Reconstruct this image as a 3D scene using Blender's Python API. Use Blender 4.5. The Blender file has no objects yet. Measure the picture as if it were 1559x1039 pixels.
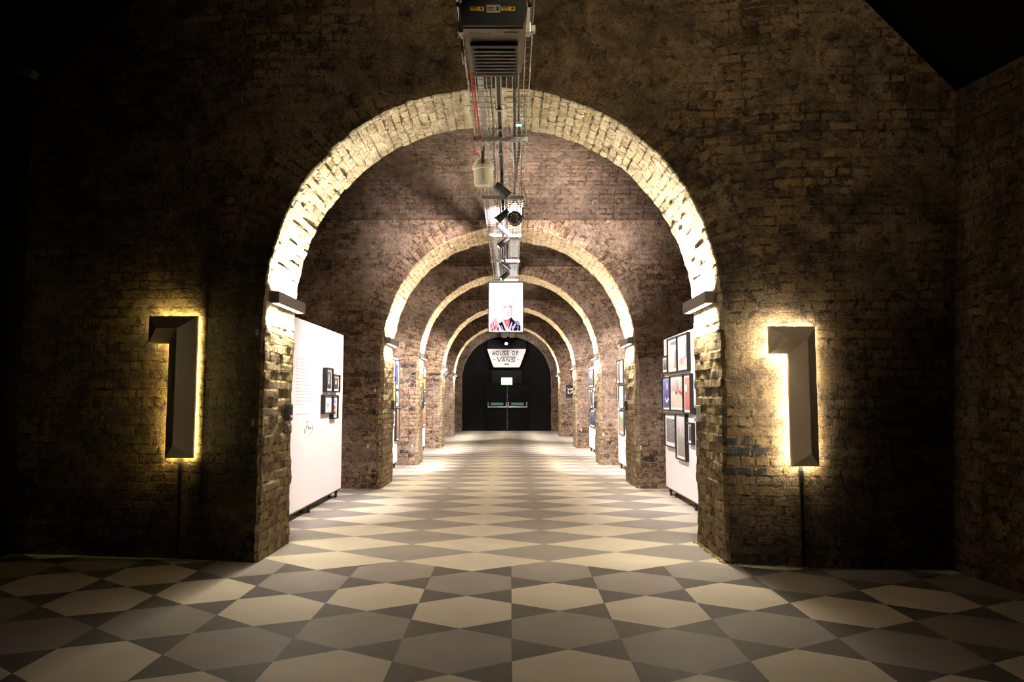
import bpy, math, random
from mathutils import Vector, noise, Matrix
random.seed(7)
SC = bpy.context.scene
COL = SC.collection
PI = math.pi

# ------------------------------------------------------------------ materials
class NT:
    def __init__(s, name):
        s.m = bpy.data.materials.new(name); s.m.use_nodes = True
        s.t = s.m.node_tree; s.t.nodes.clear()
        s.out = s.n('ShaderNodeOutputMaterial')
    def n(s, typ, **kw):
        nd = s.t.nodes.new(typ)
        for k, v in kw.items(): setattr(nd, k, v)
        return nd
    def l(s, a, b): s.t.links.new(a, b)
    def put(s, sock, v):
        if hasattr(v, 'is_linked'): s.l(v, sock)
        else: sock.default_value = v
    def math(s, op, a, b=0.0, c=0.0, clamp=False):
        nd = s.n('ShaderNodeMath', operation=op, use_clamp=clamp)
        s.put(nd.inputs[0], a); s.put(nd.inputs[1], b); s.put(nd.inputs[2], c)
        return nd.outputs[0]
    def mix(s, f, a, b, mode='MIX'):
        nd = s.n('ShaderNodeMix', data_type='RGBA', blend_type=mode)
        s.put(nd.inputs[0], f); s.put(nd.inputs[6], a); s.put(nd.inputs[7], b)
        return nd.outputs[2]
    def noise(s, vec, scale, detail=4, rough=.6, dist=0.0):
        nd = s.n('ShaderNodeTexNoise'); s.put(nd.inputs['Vector'], vec)
        nd.inputs['Scale'].default_value = scale; nd.inputs['Detail'].default_value = detail
        nd.inputs['Roughness'].default_value = rough; nd.inputs['Distortion'].default_value = dist
        return nd
    def ramp(s, f, stops, interp='LINEAR'):
        nd = s.n('ShaderNodeValToRGB'); s.put(nd.inputs[0], f)
        cr = nd.color_ramp; cr.interpolation = interp
        while len(cr.elements) < len(stops): cr.elements.new(.5)
        for e, (p, c) in zip(cr.elements, stops):
            e.position = p; e.color = c if len(c) == 4 else (*c, 1)
        return nd.outputs[0]
    def bsdf(s, col, rough=.8, metal=0.0, normal=None, emit=None, es=0.0, spec=.5):
        b = s.n('ShaderNodeBsdfPrincipled')
        s.put(b.inputs['Base Color'], col if hasattr(col, 'is_linked') else (*col, 1))
        s.put(b.inputs['Roughness'], rough); b.inputs['Metallic'].default_value = metal
        b.inputs['Specular IOR Level'].default_value = spec
        if normal: s.l(normal, b.inputs['Normal'])
        if emit: b.inputs['Emission Color'].default_value = (*emit, 1); b.inputs['Emission Strength'].default_value = es
        s.l(b.outputs[0], s.out.inputs[0])
        return s.m
    def bump(s, h, strength=.6, dist=.02, prev=None):
        b = s.n('ShaderNodeBump'); b.inputs['Strength'].default_value = strength
        b.inputs['Distance'].default_value = dist; s.l(h, b.inputs['Height'])
        if prev: s.l(prev, b.inputs['Normal'])
        return b.outputs[0]

def plain(name, col, rough=.6, metal=0.0, emit=None, es=0.0, grain=.06, scale=40, spec=.5):
    """a plain surface with a little procedural unevenness"""
    t = NT(name); tc = t.n('ShaderNodeTexCoord')
    nz = t.noise(tc.outputs['Object'], scale, 3)
    c = t.ramp(nz.outputs[0], [(.3, tuple(max(0, x*(1-grain)) for x in col)), (.7, tuple(min(1, x*(1+grain)) for x in col))])
    return t.bsdf(c, rough, metal, None, emit, es, spec)

def glow(name, col, st):
    t = NT(name); e = t.n('ShaderNodeEmission')
    e.inputs[0].default_value = (*col, 1); e.inputs[1].default_value = st
    t.l(e.outputs[0], t.out.inputs[0]); return t.m

def brick(name, cols, mortar, soot=.5, sootcol=(.012, .010, .008), plaster=None, plaster_amt=.5, bump=.8, rough=.85,
          quoins=None, mix_sp=None, msize=.012, spec=.3, render_at=None):
    t = NT(name)
    uv = t.n('ShaderNodeUVMap'); geo = t.n('ShaderNodeNewGeometry'); pos = geo.outputs['Position']
    wob = t.noise(uv.outputs[0], 5.0, 3)
    sub = t.n('ShaderNodeVectorMath', operation='SUBTRACT'); t.l(wob.outputs['Color'], sub.inputs[0]); sub.inputs[1].default_value = (.5, .5, .5)
    scl = t.n('ShaderNodeVectorMath', operation='SCALE'); t.l(sub.outputs[0], scl.inputs[0]); scl.inputs['Scale'].default_value = .045
    wob2 = t.noise(uv.outputs[0], 26.0, 2)
    sub2 = t.n('ShaderNodeVectorMath', operation='SUBTRACT'); t.l(wob2.outputs['Color'], sub2.inputs[0]); sub2.inputs[1].default_value = (.5, .5, .5)
    scl2 = t.n('ShaderNodeVectorMath', operation='SCALE'); t.l(sub2.outputs[0], scl2.inputs[0]); scl2.inputs['Scale'].default_value = .016
    add = t.n('ShaderNodeVectorMath', operation='ADD'); t.l(uv.outputs[0], add.inputs[0]); t.l(scl.outputs[0], add.inputs[1])
    add2 = t.n('ShaderNodeVectorMath', operation='ADD'); t.l(add.outputs[0], add2.inputs[0]); t.l(scl2.outputs[0], add2.inputs[1])
    b = t.n('ShaderNodeTexBrick', offset=.5, offset_frequency=2, squash=.52, squash_frequency=2)
    t.l(add2.outputs[0], b.inputs['Vector'])
    b.inputs['Color1'].default_value = (0, 0, 0, 1); b.inputs['Color2'].default_value = (1, 1, 1, 1); b.inputs['Mortar'].default_value = (.5, .5, .5, 1)
    b.inputs['Scale'].default_value = 1.0; b.inputs['Mortar Size'].default_value = msize; b.inputs['Mortar Smooth'].default_value = .35
    b.inputs['Brick Width'].default_value = .24; b.inputs['Row Height'].default_value = .084; b.inputs['Bias'].default_value = 0
    bc = t.ramp(b.outputs['Color'], cols)
    fine = t.noise(uv.outputs[0], 55.0, 5, .7)
    mid = t.noise(uv.outputs[0], 11.0, 5, .65)
    big = t.noise(pos, 1.1, 6, .62)
    bc = t.mix(.75, bc, t.ramp(fine.outputs[0], [(.3, (.35, .33, .30)), (.62, (1.25, 1.22, 1.15))]), 'MULTIPLY')
    # mortar, lost in places
    keep = t.math('MULTIPLY', b.outputs['Fac'], t.math('GREATER_THAN', mid.outputs[0], .40))
    gap = t.ramp(t.noise(uv.outputs[0], 7.0, 4, .7).outputs[0], [(.44, (0, 0, 0)), (.56, (1, 1, 1))])
    mcol = t.mix(gap, (mortar[0]*.16, mortar[1]*.14, mortar[2]*.12, 1), (*mortar, 1))
    mc = t.mix(.8, mcol, t.ramp(fine.outputs[0], [(.3, (.45, .42, .38)), (.65, (1.2, 1.2, 1.15))]), 'MULTIPLY')
    col = t.mix(keep, bc, mc)
    if quoins:                                   # dark engineering bricks laid along the pier corners
        sep = t.n('ShaderNodeSeparateXYZ'); t.l(pos, sep.inputs[0])
        for (xe, sgn, ztop, thr) in quoins:
            d = t.math('MULTIPLY', t.math('SUBTRACT', sep.outputs[0], xe), sgn)
            row = t.math('FLOOR', t.math('DIVIDE', sep.outputs[2], .084))
            par = t.math('MODULO', row, 2.0)
            w = t.math('ADD', .17, t.math('MULTIPLY', par, .17))
            m1 = t.math('MULTIPLY', t.math('LESS_THAN', d, w), t.math('GREATER_THAN', d, -.12))
            m2 = t.math('MULTIPLY', m1, t.math('LESS_THAN', sep.outputs[2], ztop))
            wn = t.n('ShaderNodeTexWhiteNoise', noise_dimensions='1D'); t.l(t.math('ADD', row, xe * 10), wn.inputs['W'])
            m3 = t.math('MULTIPLY', m2, t.math('GREATER_THAN', wn.outputs[0], thr))
            m4 = t.math('MULTIPLY', m3, t.math('SUBTRACT', 1.0, b.outputs['Fac']))
            m5 = t.math('MULTIPLY', m4, t.math('GREATER_THAN', big.outputs[0], .33))
            col = t.mix(m5, col, t.mix(fine.outputs[0], (.035, .036, .042, 1), (.012, .012, .014, 1)))
    if plaster:
        bg = big.outputs[0]
        if render_at:                            # patch of old render, centred at x, z
            sp = t.n('ShaderNodeSeparateXYZ'); t.l(pos, sp.inputs[0])
            for (px, pz, rx, rz, am) in render_at:
                dx = t.math('DIVIDE', t.math('SUBTRACT', sp.outputs[0], px), rx); dz = t.math('DIVIDE', t.math('SUBTRACT', sp.outputs[2], pz), rz)
                dd = t.math('SQRT', t.math('ADD', t.math('MULTIPLY', dx, dx), t.math('MULTIPLY', dz, dz)))
                k = t.math('SUBTRACT', 1.0, t.math('MULTIPLY', dd, dd), clamp=True)
                bg = t.math('ADD', bg, t.math('MULTIPLY', k, am))
        pm = t.ramp(t.math('ADD', bg, t.math('MULTIPLY', t.math('SUBTRACT', mid.outputs[0], .5), .55)),
                    [(max(0, .66 - plaster_amt*.3), (0, 0, 0)), (.74 - plaster_amt*.3, (1, 1, 1))])
        pm0 = pm
        pcol = t.mix(.9, t.mix(t.ramp(t.noise(pos, 3.1, 6, .7).outputs[0], [(.36, (0, 0, 0)), (.64, (1, 1, 1))]), tuple(q*.55 for q in plaster) + (1,), tuple(q*1.2 for q in plaster) + (1,)), t.ramp(fine.outputs[0], [(.25, (.5, .48, .45)), (.6, (1.15, 1.15, 1.15))]), 'MULTIPLY')
        pm = t.math('MULTIPLY', pm, t.ramp(fine.outputs[0], [(.36, (.25, .25, .25)), (.55, (1, 1, 1))]))
        col = t.mix(t.math('MULTIPLY', pm, .85), col, pcol)
    else: pm = None
    pit = t.ramp(t.noise(pos, 8.0, 6, .75).outputs[0], [(.545, (0, 0, 0)), (.61, (1, 1, 1))])
    col = t.mix(t.math('MULTIPLY', pit, .75 if soot > .3 else .15), col, (*sootcol, 1))
    lime = t.ramp(t.noise(pos, 14.0, 7, .8, .4).outputs[0], [(.54, (0, 0, 0)), (.62, (1, 1, 1))])
    col = t.mix(t.math('MULTIPLY', lime, .55), col, (min(1, mortar[0]*1.7), min(1, mortar[1]*1.7), min(1, mortar[2]*1.7), 1))
    big2 = t.noise(pos, 2.3, 7, .7, .6)
    sm = t.ramp(big2.outputs[0], [(.42, (0, 0, 0)), (.66, (1, 1, 1))])
    col = t.mix(t.math('MULTIPLY', sm, soot), col, (*sootcol, 1))
    # height
    h = t.math('MULTIPLY', b.outputs['Fac'], -1.9)
    h = t.math('ADD', h, t.math('MULTIPLY', t.ramp(b.outputs['Color'], [(0, (0, 0, 0)), (1, (1, 1, 1))]), .45))
    if pm is not None: h = t.math('MULTIPLY', h, t.math('SUBTRACT', 1.0, t.math('MULTIPLY', pm0, .93)))
    h = t.math('ADD', h, t.math('MULTIPLY', mid.outputs[0], 1.5))
    h = t.math('ADD', h, t.math('MULTIPLY', fine.outputs[0], .75))
    nrm = t.bump(h, bump, .034)
    return t.bsdf(col, rough, 0, nrm, spec=spec)

def floor_mat(name, a, b_):
    t = NT(name); tc = t.n('ShaderNodeTexCoord'); o = tc.outputs['Object']
    n1 = t.noise(o, 2.2, 6, .65); n2 = t.noise(o, 60, 4, .7); n3 = t.noise(o, .8, 3)
    c = t.ramp(n1.outputs[0], [(.3, a), (.7, b_)])
    c = t.mix(.35, c, t.ramp(n2.outputs[0], [(.3, (.72, .72, .72)), (.65, (1.1, 1.1, 1.1))]), 'MULTIPLY')
    r = t.math('ADD', .42, t.math('MULTIPLY', n3.outputs[0], .25))
    return t.bsdf(c, r, 0, t.bump(n2.outputs[0], .12, .003), spec=.35)

M = {}
STOCK = [(0, (.075, .042, .022)), (.3, (.14, .082, .038)), (.55, (.205, .130, .058)), (.8, (.28, .185, .085)), (1, (.105, .066, .034))]
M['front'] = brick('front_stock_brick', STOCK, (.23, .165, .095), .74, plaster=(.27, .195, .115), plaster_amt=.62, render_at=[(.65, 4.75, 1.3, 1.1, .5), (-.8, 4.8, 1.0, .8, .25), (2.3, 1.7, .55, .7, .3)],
                   quoins=[(-2.2, -1, 2.3, .12), (1.87, 1, 2.05, .62)])
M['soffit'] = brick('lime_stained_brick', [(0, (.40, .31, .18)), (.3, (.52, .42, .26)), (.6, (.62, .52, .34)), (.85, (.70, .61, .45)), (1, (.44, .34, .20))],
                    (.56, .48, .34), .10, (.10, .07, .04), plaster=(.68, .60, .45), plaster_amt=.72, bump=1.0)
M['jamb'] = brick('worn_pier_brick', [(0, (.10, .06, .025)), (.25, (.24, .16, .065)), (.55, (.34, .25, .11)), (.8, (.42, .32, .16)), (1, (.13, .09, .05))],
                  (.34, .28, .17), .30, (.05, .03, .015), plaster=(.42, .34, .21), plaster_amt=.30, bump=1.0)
M['bay'] = brick('sooty_bay_brick', [(0, (.10, .055, .032)), (.3, (.22, .13, .075)), (.6, (.36, .225, .13)), (.85, (.44, .30, .19)), (1, (.12, .09, .07))],
                 (.46, .36, .27), .42, (.05, .034, .025), plaster=(.45, .335, .25), plaster_amt=.66,
                 quoins=[(-2.05, -1, 2.2, .62), (2.0, 1, 2.2, .62)])
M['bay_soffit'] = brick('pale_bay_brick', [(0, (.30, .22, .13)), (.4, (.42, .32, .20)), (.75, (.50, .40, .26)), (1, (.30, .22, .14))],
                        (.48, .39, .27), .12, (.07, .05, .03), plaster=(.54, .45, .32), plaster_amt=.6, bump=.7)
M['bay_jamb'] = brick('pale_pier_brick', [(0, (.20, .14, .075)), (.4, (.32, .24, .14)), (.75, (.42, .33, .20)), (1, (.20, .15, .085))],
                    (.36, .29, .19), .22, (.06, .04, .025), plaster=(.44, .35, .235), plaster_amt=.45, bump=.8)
M['vault'] = brick('vault_brick', [(0, (.10, .066, .048)), (.35, (.14, .095, .066)), (.7, (.19, .13, .09)), (1, (.10, .07, .052))],
                   (.18, .135, .10), .5, (.04, .027, .02), plaster=(.23, .17, .125), plaster_amt=.55, bump=.7)
M['side'] = brick('dim_side_brick', [(0, (.09, .055, .025)), (.4, (.15, .09, .04)), (.75, (.21, .14, .065)), (1, (.10, .065, .035))],
                  (.2, .15, .09), .55, plaster=(.25, .185, .105), plaster_amt=.45)
M['black_brick'] = brick('black_gloss_brick', [(0, (.004, .004, .004)), (1, (.007, .0067, .0067))], (.004, .004, .004), 0, bump=1.5, rough=.24, spec=.45)
M['ceil_black'] = plain('black_ceiling_paint', (.004, .004, .004), .95, spec=.05)
M['drape'] = plain('black_drape_cloth', (.006, .0055, .005), .95, spec=.05)
M['f_cream'] = floor_mat('cream_floor_tile', (.56, .51, .41), (.66, .605, .49))
M['f_grey'] = floor_mat('grey_floor_tile', (.255, .235, .215), (.32, .295, .27))
M['f_dark'] = floor_mat('charcoal_floor_tile', (.085, .078, .074), (.12, .11, .105))
M['white'] = plain('white_panel_paint', (.78, .735, .735), .55, grain=.01)
M['black'] = plain('black_powder_coat', (.012, .012, .012), .45)
M['bronze'] = plain('dark_bronze_metal', (.22, .185, .168), .5, 0, grain=.15, scale=120)
M['galv'] = plain('galvanised_steel', (.50, .51, .50), .38, .85, grain=.15)
M['wire'] = plain('zinc_wire', (.62, .63, .61), .35, .8)
M['steel'] = plain('brushed_steel', (.55, .53, .50), .35, .9)
M['red'] = plain('red_cable_sheath', (.55, .03, .025), .45)
M['grey_cable'] = plain('grey_cable_sheath', (.30, .30, .30), .5)
M['black_cable'] = plain('black_cable_sheath', (.02, .02, .02), .5)
M['cream_pl'] = plain('cream_enamel', (.74, .70, .60), .5)
M['beige'] = plain('beige_enamel', (.36, .31, .21), .5)
M['yellow'] = plain('yellow_sticker', (.80, .46, .02), .5, grain=.02)
M['grey_lab'] = plain('grey_label', (.42, .39, .32), .5, grain=.05)
M['ink'] = plain('dark_ink', (.012, .010, .009), .7)
M['pink_ink'] = plain('faint_pink_ink', (.56, .48, .49), .7)
M['brown_strap'] = plain('brown_strap', (.20, .12, .06), .6)
M['signface'] = plain('taupe_sign_paint', (.82, .71, .56), .6, grain=.02)
M['mat'] = plain('white_mat_board', (.80, .79, .77), .8, grain=.01)
M['teal'] = plain('teal_sign', (.01, .17, .14), .5, grain=.02)
M['white_ink'] = plain('white_lettering', (.80, .79, .77), .6, grain=.01)
M['rubber'] = plain('black_rubber', (.01, .01, .01), .7)
M['shutter'] = plain('black_shutter_slat', (.006, .0058, .0058), .45, spec=.12)
M['louvre'] = plain('dark_brown_louvre', (.11, .092, .066), .45)
M['door'] = plain('black_door_paint', (.005, .0048, .0047), .5, grain=.15, spec=.08)
M['wood'] = plain('pale_timber', (.30, .24, .15), .7, grain=.2)
M['tag'] = plain('white_paper_tag', (.70, .67, .60), .8)
M['dust'] = plain('brick_dust', (.42, .32, .16), .9, grain=.3)
M['led_l'] = glow('yellow_white_led', (1.0, .80, .28), 150)
M['led_r'] = glow('warm_white_led', (1.0, .88, .62), 240)
M['lens'] = glow('warm_lamp_lens', (1.0, .86, .62), 2.5)
M['spotlens'] = glow('spot_lamp_lens', (1.0, .93, .88), 25)
M['exit'] = glow('exit_sign_glow', (.90, 1.0, .86), 3.0)
M['exit_rim'] = glow('exit_sign_green_rim', (.25, .75, .12), .9)
M['emerg'] = glow('green_emergency_led', (.35, 1.0, .75), 2.5)

def em(name, col, st=1.0): return glow(name, col, st*.56)

# ------------------------------------------------------------------ mesh builder
class MB:
    def __init__(s): s.v = []; s.f = []; s.u = []; s.mi = []
    def face(s, pts, uv=None, mi=0):
        b = len(s.v); s.v += [tuple(p) for p in pts]; s.f.append(tuple(range(b, b + len(pts))))
        s.u.append(uv if uv else [(0, 0)] * len(pts)); s.mi.append(mi)
    def add(s, verts, faces, mi=0):
        b = len(s.v); s.v += [tuple(p) for p in verts]
        for f in faces: s.f.append(tuple(i + b for i in f)); s.u.append([(0, 0)] * len(f)); s.mi.append(mi)
    def box(s, c, d, mi=0, bev=0.0, rot=None):
        x, y, z = (q / 2 for q in d)
        if bev <= 0:
            vs = [Vector((a*x, b*y, e*z)) for a in (-1, 1) for b in (-1, 1) for e in (-1, 1)]
            fs = [(0, 1, 3, 2), (4, 6, 7, 5), (0, 4, 5, 1), (2, 3, 7, 6), (0, 2, 6, 4), (1, 5, 7, 3)]
        else:
            import bmesh
            bm = bmesh.new(); bmesh.ops.create_cube(bm, size=1.0)
            bmesh.ops.scale(bm, vec=d, verts=bm.verts)
            bmesh.ops.bevel(bm, geom=bm.edges[:], offset=bev, segments=2, profile=.6, affect='EDGES')
            bm.verts.ensure_lookup_table(); bm.verts.index_update()
            vs = [v.co.copy() for v in bm.verts]; fs = [tuple(v.index for v in f.verts) for f in bm.faces]; bm.free()
        if rot is not None: vs = [rot @ v for v in vs]
        s.add([v + Vector(c) for v in vs], fs, mi)
    def tube(s, pts, r, n=8, mi=0, caps=True):
        pts = [Vector(p) for p in pts]; rings = []; up = None
        for i, p in enumerate(pts):
            d = (pts[min(i+1, len(pts)-1)] - pts[max(i-1, 0)]).normalized()
            if up is None: up = Vector((0, 0, 1)) if abs(d.z) < .9 else Vector((1, 0, 0))
            a = d.cross(up).normalized(); b = a.cross(d).normalized(); up = b
            rr = r[i] if isinstance(r, (list, tuple)) else r
            rings.append([p + a*math.cos(2*PI*k/n)*rr + b*math.sin(2*PI*k/n)*rr for k in range(n)])
        vs = [v for R in rings for v in R]; fs = []
        for i in range(len(pts)-1):
            for k in range(n): fs.append((i*n+k, i*n+(k+1) % n, (i+1)*n+(k+1) % n, (i+1)*n+k))
        if caps: fs.append(tuple(range(n-1, -1, -1))); fs.append(tuple((len(pts)-1)*n+k for k in range(n)))
        s.add(vs, fs, mi)
    def lathe(s, o, axis, prof, n=24, mi=0):
        s_ = Vector(axis).normalized(); up = Vector((0, 0, 1)) if abs(s_.z) < .9 else Vector((1, 0, 0))
        a = s_.cross(up).normalized(); b = a.cross(s_)
        vs = []; fs = []
        for (h, r) in prof:
            vs += [Vector(o) + s_*h + a*math.cos(2*PI*k/n)*r + b*math.sin(2*PI*k/n)*r for k in range(n)]
        for i in range(len(prof)-1):
            for k in range(n): fs.append((i*n+k, i*n+(k+1) % n, (i+1)*n+(k+1) % n, (i+1)*n+k))
        fs.append(tuple(range(n-1, -1, -1))); fs.append(tuple((len(prof)-1)*n+k for k in range(n)))
        s.add(vs, fs, mi)
    def prism(s, poly, y0, y1, mi=0):
        """xz polygon pushed from y0 to y1"""
        n = len(poly); vs = [(x, y0, z) for x, z in poly] + [(x, y1, z) for x, z in poly]
        fs = [tuple(range(n)), tuple(range(2*n-1, n-1, -1))] + [(i, n+i, n+(i+1) % n, (i+1) % n) for i in range(n)]
        s.add(vs, fs, mi)
    def build(s, name, mats, parent=None, smooth=False, weld=False, fixn=True):
        import bmesh
        org = parent_world(parent) if parent else Vector((0, 0, 0))
        me = bpy.data.meshes.new(name)
        me.from_pydata([tuple(Vector(v) - org) for v in s.v], [], s.f)
        ul = me.uv_layers.new(name='UVMap')
        k = 0
        for p, uvs in zip(me.polygons, s.u):
            for j, li in enumerate(p.loop_indices): ul.data[li].uv = uvs[j]
        if not isinstance(mats, (list, tuple)): mats = [mats]
        for m in mats: me.materials.append(m)
        me.polygons.foreach_set('material_index', s.mi)
        if weld or fixn:
            bm = bmesh.new(); bm.from_mesh(me)
            if weld: bmesh.ops.remove_doubles(bm, verts=bm.verts, dist=1e-4)
            if fixn: bmesh.ops.recalc_face_normals(bm, faces=bm.faces)
            bm.to_mesh(me); bm.free()
        if smooth: me.polygons.foreach_set('use_smooth', [True]*len(me.polygons))
        o = bpy.data.objects.new(name, me); COL.objects.link(o)
        if parent: o.parent = parent
        return o

def parent_world(p):
    v = Vector(p.location)
    while p.parent: p = p.parent; v += Vector(p.location)
    return v

def tag(o, label=None, cat=None, group=None, kind=None):
    if label: o['label'] = label
    if cat: o['category'] = cat
    if group: o['group'] = group
    if kind: o['kind'] = kind
    return o
def thing(name, label, cat, loc=(0, 0, 0), group=None):
    o = bpy.data.objects.new(name, None); COL.objects.link(o); o.location = loc
    o.empty_display_size = .1
    return tag(o, label, cat, group)
def copy_tree(o, loc, label, rotz=None, parent=None):
    c = o.copy(); COL.objects.link(c)
    if parent: c.parent = parent
    else:
        c.location = loc
        if rotz is not None: c.rotation_euler = (0, 0, rotz)
        if label: c['label'] = label
    for ch in list(o.children): copy_tree(ch, None, None, None, c)
    return c
def struct(o): o['kind'] = 'structure'; return o

def text_mesh(body, w, h, shear=0.0, bold=0.0):
    cu = bpy.data.curves.new('lettering', 'FONT'); cu.body = body; cu.size = 1; cu.shear = shear; cu.offset = bold
    cu.resolution_u = 3
    ob = bpy.data.objects.new('lettering', cu); COL.objects.link(ob)
    bpy.context.view_layer.update()
    me = bpy.data.meshes.new_from_object(ob.evaluated_get(bpy.context.evaluated_depsgraph_get()))
    vs = [v.co.copy() for v in me.vertices]; fs = [tuple(p.vertices) for p in me.polygons]
    bpy.data.objects.remove(ob); bpy.data.meshes.remove(me); bpy.data.curves.remove(cu)
    x0 = min(v.x for v in vs); x1 = max(v.x for v in vs); y0 = min(v.y for v in vs); y1 = max(v.y for v in vs)
    return [((v.x-x0)/(x1-x0)*w, (v.y-y0)/(y1-y0)*h) for v in vs], fs

def add_text(mb, body, x0, z0, w, h, y, mi=0, **kw):
    vs, fs = text_mesh(body, w, h, **kw)
    mb.add([(x0+a, y, z0+b) for a, b in vs], fs, mi)

def area(name, loc, d, sx, sy, power, col, spread=PI, parent=None):
    l = bpy.data.lights.new(name, 'AREA'); l.shape = 'RECTANGLE'; l.size = sx; l.size_y = sy
    l.energy = power; l.color = col; l.spread = spread
    o = bpy.data.objects.new(name, l); COL.objects.link(o); o.location = loc
    o.rotation_euler = Vector(d).to_track_quat('-Z', 'Y').to_euler()
    if parent: o.parent = parent
    return o
def spot(name, loc, tgt, power, col, angle, blend=.5, r=.03):
    l = bpy.data.lights.new(name, 'SPOT'); l.energy = power; l.color = col; l.spot_size = math.radians(angle)
    l.spot_blend = blend; l.shadow_soft_size = r
    o = bpy.data.objects.new(name, l); COL.objects.link(o); o.location = loc
    o.rotation_euler = (Vector(tgt) - Vector(loc)).to_track_quat('-Z', 'Y').to_euler()
    return o

# ------------------------------------------------------------------ walls
def interp(x, pts):
    if x <= pts[0][0]: return pts[0][1]
    for (a, b), (c, d) in zip(pts, pts[1:]):
        if x <= c: return b + (d-b)*(x-a)/(c-a)
    return pts[-1][1]
FRONT_Y = [(-4.7, 6.80), (-4.25, 6.76), (-2.94, 6.58), (-2.2, 6.42), (1.86, 6.36), (2.54, 6.20), (3.95, 6.14)]
def front_y(x): return interp(x, FRONT_Y)

def profile(cx, r, apex, ex=2.1, ds=.06):
    spring = apex - r
    P = []; s = 0.0
    nz = max(6, int(spring/ds)); na = int(PI*r/ds)
    raw = [(cx-r, spring*i/nz, -1, 0) for i in range(nz)]
    for k in range(na+1):
        a = PI - PI*k/na; c, sn = math.cos(a), math.sin(a)
        rr = (abs(c)**ex + abs(sn)**ex)**(-1/ex)
        raw.append((cx + r*rr*c, spring + r*rr*sn, c, sn))
    raw += [(cx+r, spring*(nz-i)/nz, 1, 0) for i in range(1, nz+1)]
    for i, q in enumerate(raw):
        if i: s += math.hypot(q[0]-raw[i-1][0], q[1]-raw[i-1][1])
        P.append((*q, s))
    return P, spring

def jit(s, y, amp, seed):
    a = noise.noise((s*2.3, y*2.1, seed))*.9 + noise.noise((s*9, y*8, seed+5))*.55
    row = math.floor(s/.084); b = math.floor(y/.24 + (row % 2)*.5)
    h = math.sin(row*12.9898 + b*78.233 + seed*3.7)*43758.5453; h -= math.floor(h)
    return amp*(a + (h-.5)*1.1)

def clip_ray(px, pz, dx, dz, poly):
    best = None
    for (ax, az), (bx, bz) in zip(poly, poly[1:]):
        ex, ez = bx-ax, bz-az; den = dx*ez - dz*ex
        if abs(den) < 1e-9: continue
        t = ((ax-px)*ez - (az-pz)*ex)/den; u = ((ax-px)*dz - (az-pz)*dx)/den
        if t > 1e-6 and -1e-6 <= u <= 1+1e-6 and (best is None or t < best): best = t
    return (px+dx*best, pz+dz*best)

def arch_wall(name, cx, r, apex, yn, yf, poly, mats, ds, amp, seed, ring=.36, ny=10, ch=.03, ex=2.1):
    """one dividing wall with an arched opening: near face, jambs and soffit, far face"""
    P, spring = profile(cx, r, apex, ex, ds); n = len(P); mb = MB()
    ynf = yn if callable(yn) else (lambda x: yn)
    def CH(z): return .012 + (ch-.012)*max(0, min(1, (2.35-z)/.3))
    offs = [ch, ring*.5, ring]
    def J(i, y):
        x, z, nx, nz, s = P[i]; d = jit(s, y, amp, seed); return (x + nx*d, z + nz*d)
    # near and far faces
    for side in (0, 1):
        yy = ynf if side == 0 else (lambda x: yf)
        yj = (ynf(cx)) if side == 0 else yf
        rows = []
        for i in range(n):
            x, z, nx, nz, s = P[i]; d = jit(s, yj, amp, seed)
            offs = [CH(z) if side == 0 else .015, ring*.5, ring]
            L = []
            for o in offs:
                dd = o + d*(1 - o/ring); L.append((x+nx*dd, z+nz*dd))
            q = L[-1]
            if abs(nz) < 1e-6 or z <= spring + 1e-6: b = clip_ray(q[0], z, 1.0 if nx > 0 else -1.0, 0, poly)
            else: b = clip_ray(q[0], q[1], nx, nz, poly)
            rows.append([L, b])
        for cpt in poly[1:-1]:
            k = min(range(n), key=lambda i: (rows[i][1][0]-cpt[0])**2 + (rows[i][1][1]-cpt[1])**2); rows[k][1] = cpt
        ms = 6
        for rw in rows:
            q, b = rw[0][-1], rw[1]
            rw[0] += [(q[0]+(b[0]-q[0])*k/ms, q[1]+(b[1]-q[1])*k/ms) for k in range(1, ms+1)]
        for i in range(n-1):
            A, B = rows[i][0], rows[i+1][0]; arc = P[i][1] >= spring-1e-6 and P[i+1][1] >= spring-1e-6
            for j in range(len(A)-1):
                q = [A[j], B[j], B[j+1], A[j+1]]
                pts = [(a, yy(a), c) for a, c in q]
                if arc and j < 2:
                    o0, o1 = offs[j], offs[j+1]; s0, s1 = P[i][4], P[i+1][4]
                    uv = [(o0, s0), (o0, s1), (o1, s1), (o1, s0)]
                else: uv = [(a + .07*seed, c) for a, c in q]
                mb.face(pts if side == 0 else pts[::-1], uv if side == 0 else uv[::-1], 0)
    # chamfer + jambs + soffit
    for i in range(n-1):
        low = P[i][1] < spring*.93 and P[i+1][1] < spring*1.01
        mi = 1 if low else 2
        def ring_pts(k):
            x, z, nx, nz, s = P[k]; y0 = ynf(x); yj = ynf(cx); out = []
            c1 = CH(z); d = jit(s, yj, amp, seed); dd = c1 + d*(1-c1/ring); out.append((x+nx*dd, y0, z+nz*dd, s, y0-c1))
            for m in range(ny+1):
                y = y0+c1 + (yf-.015-y0-c1)*m/ny; px, pz = J(k, y); out.append((px, y, pz, s, y))
            d = jit(s, yf, amp, seed); dd = .015 + d*(1-.015/ring); out.append((x+nx*dd, yf, z+nz*dd, s, yf))
            return out
        a = ring_pts(i); b = ring_pts(i+1)
        for m in range(len(a)-1):
            q = [a[m], a[m+1], b[m+1], b[m]]
            mb.face([t[:3] for t in q], [(t[4], t[3]) for t in q], mi)
    return struct(mb.build(name, mats, weld=True, fixn=False, smooth=False))

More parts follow.
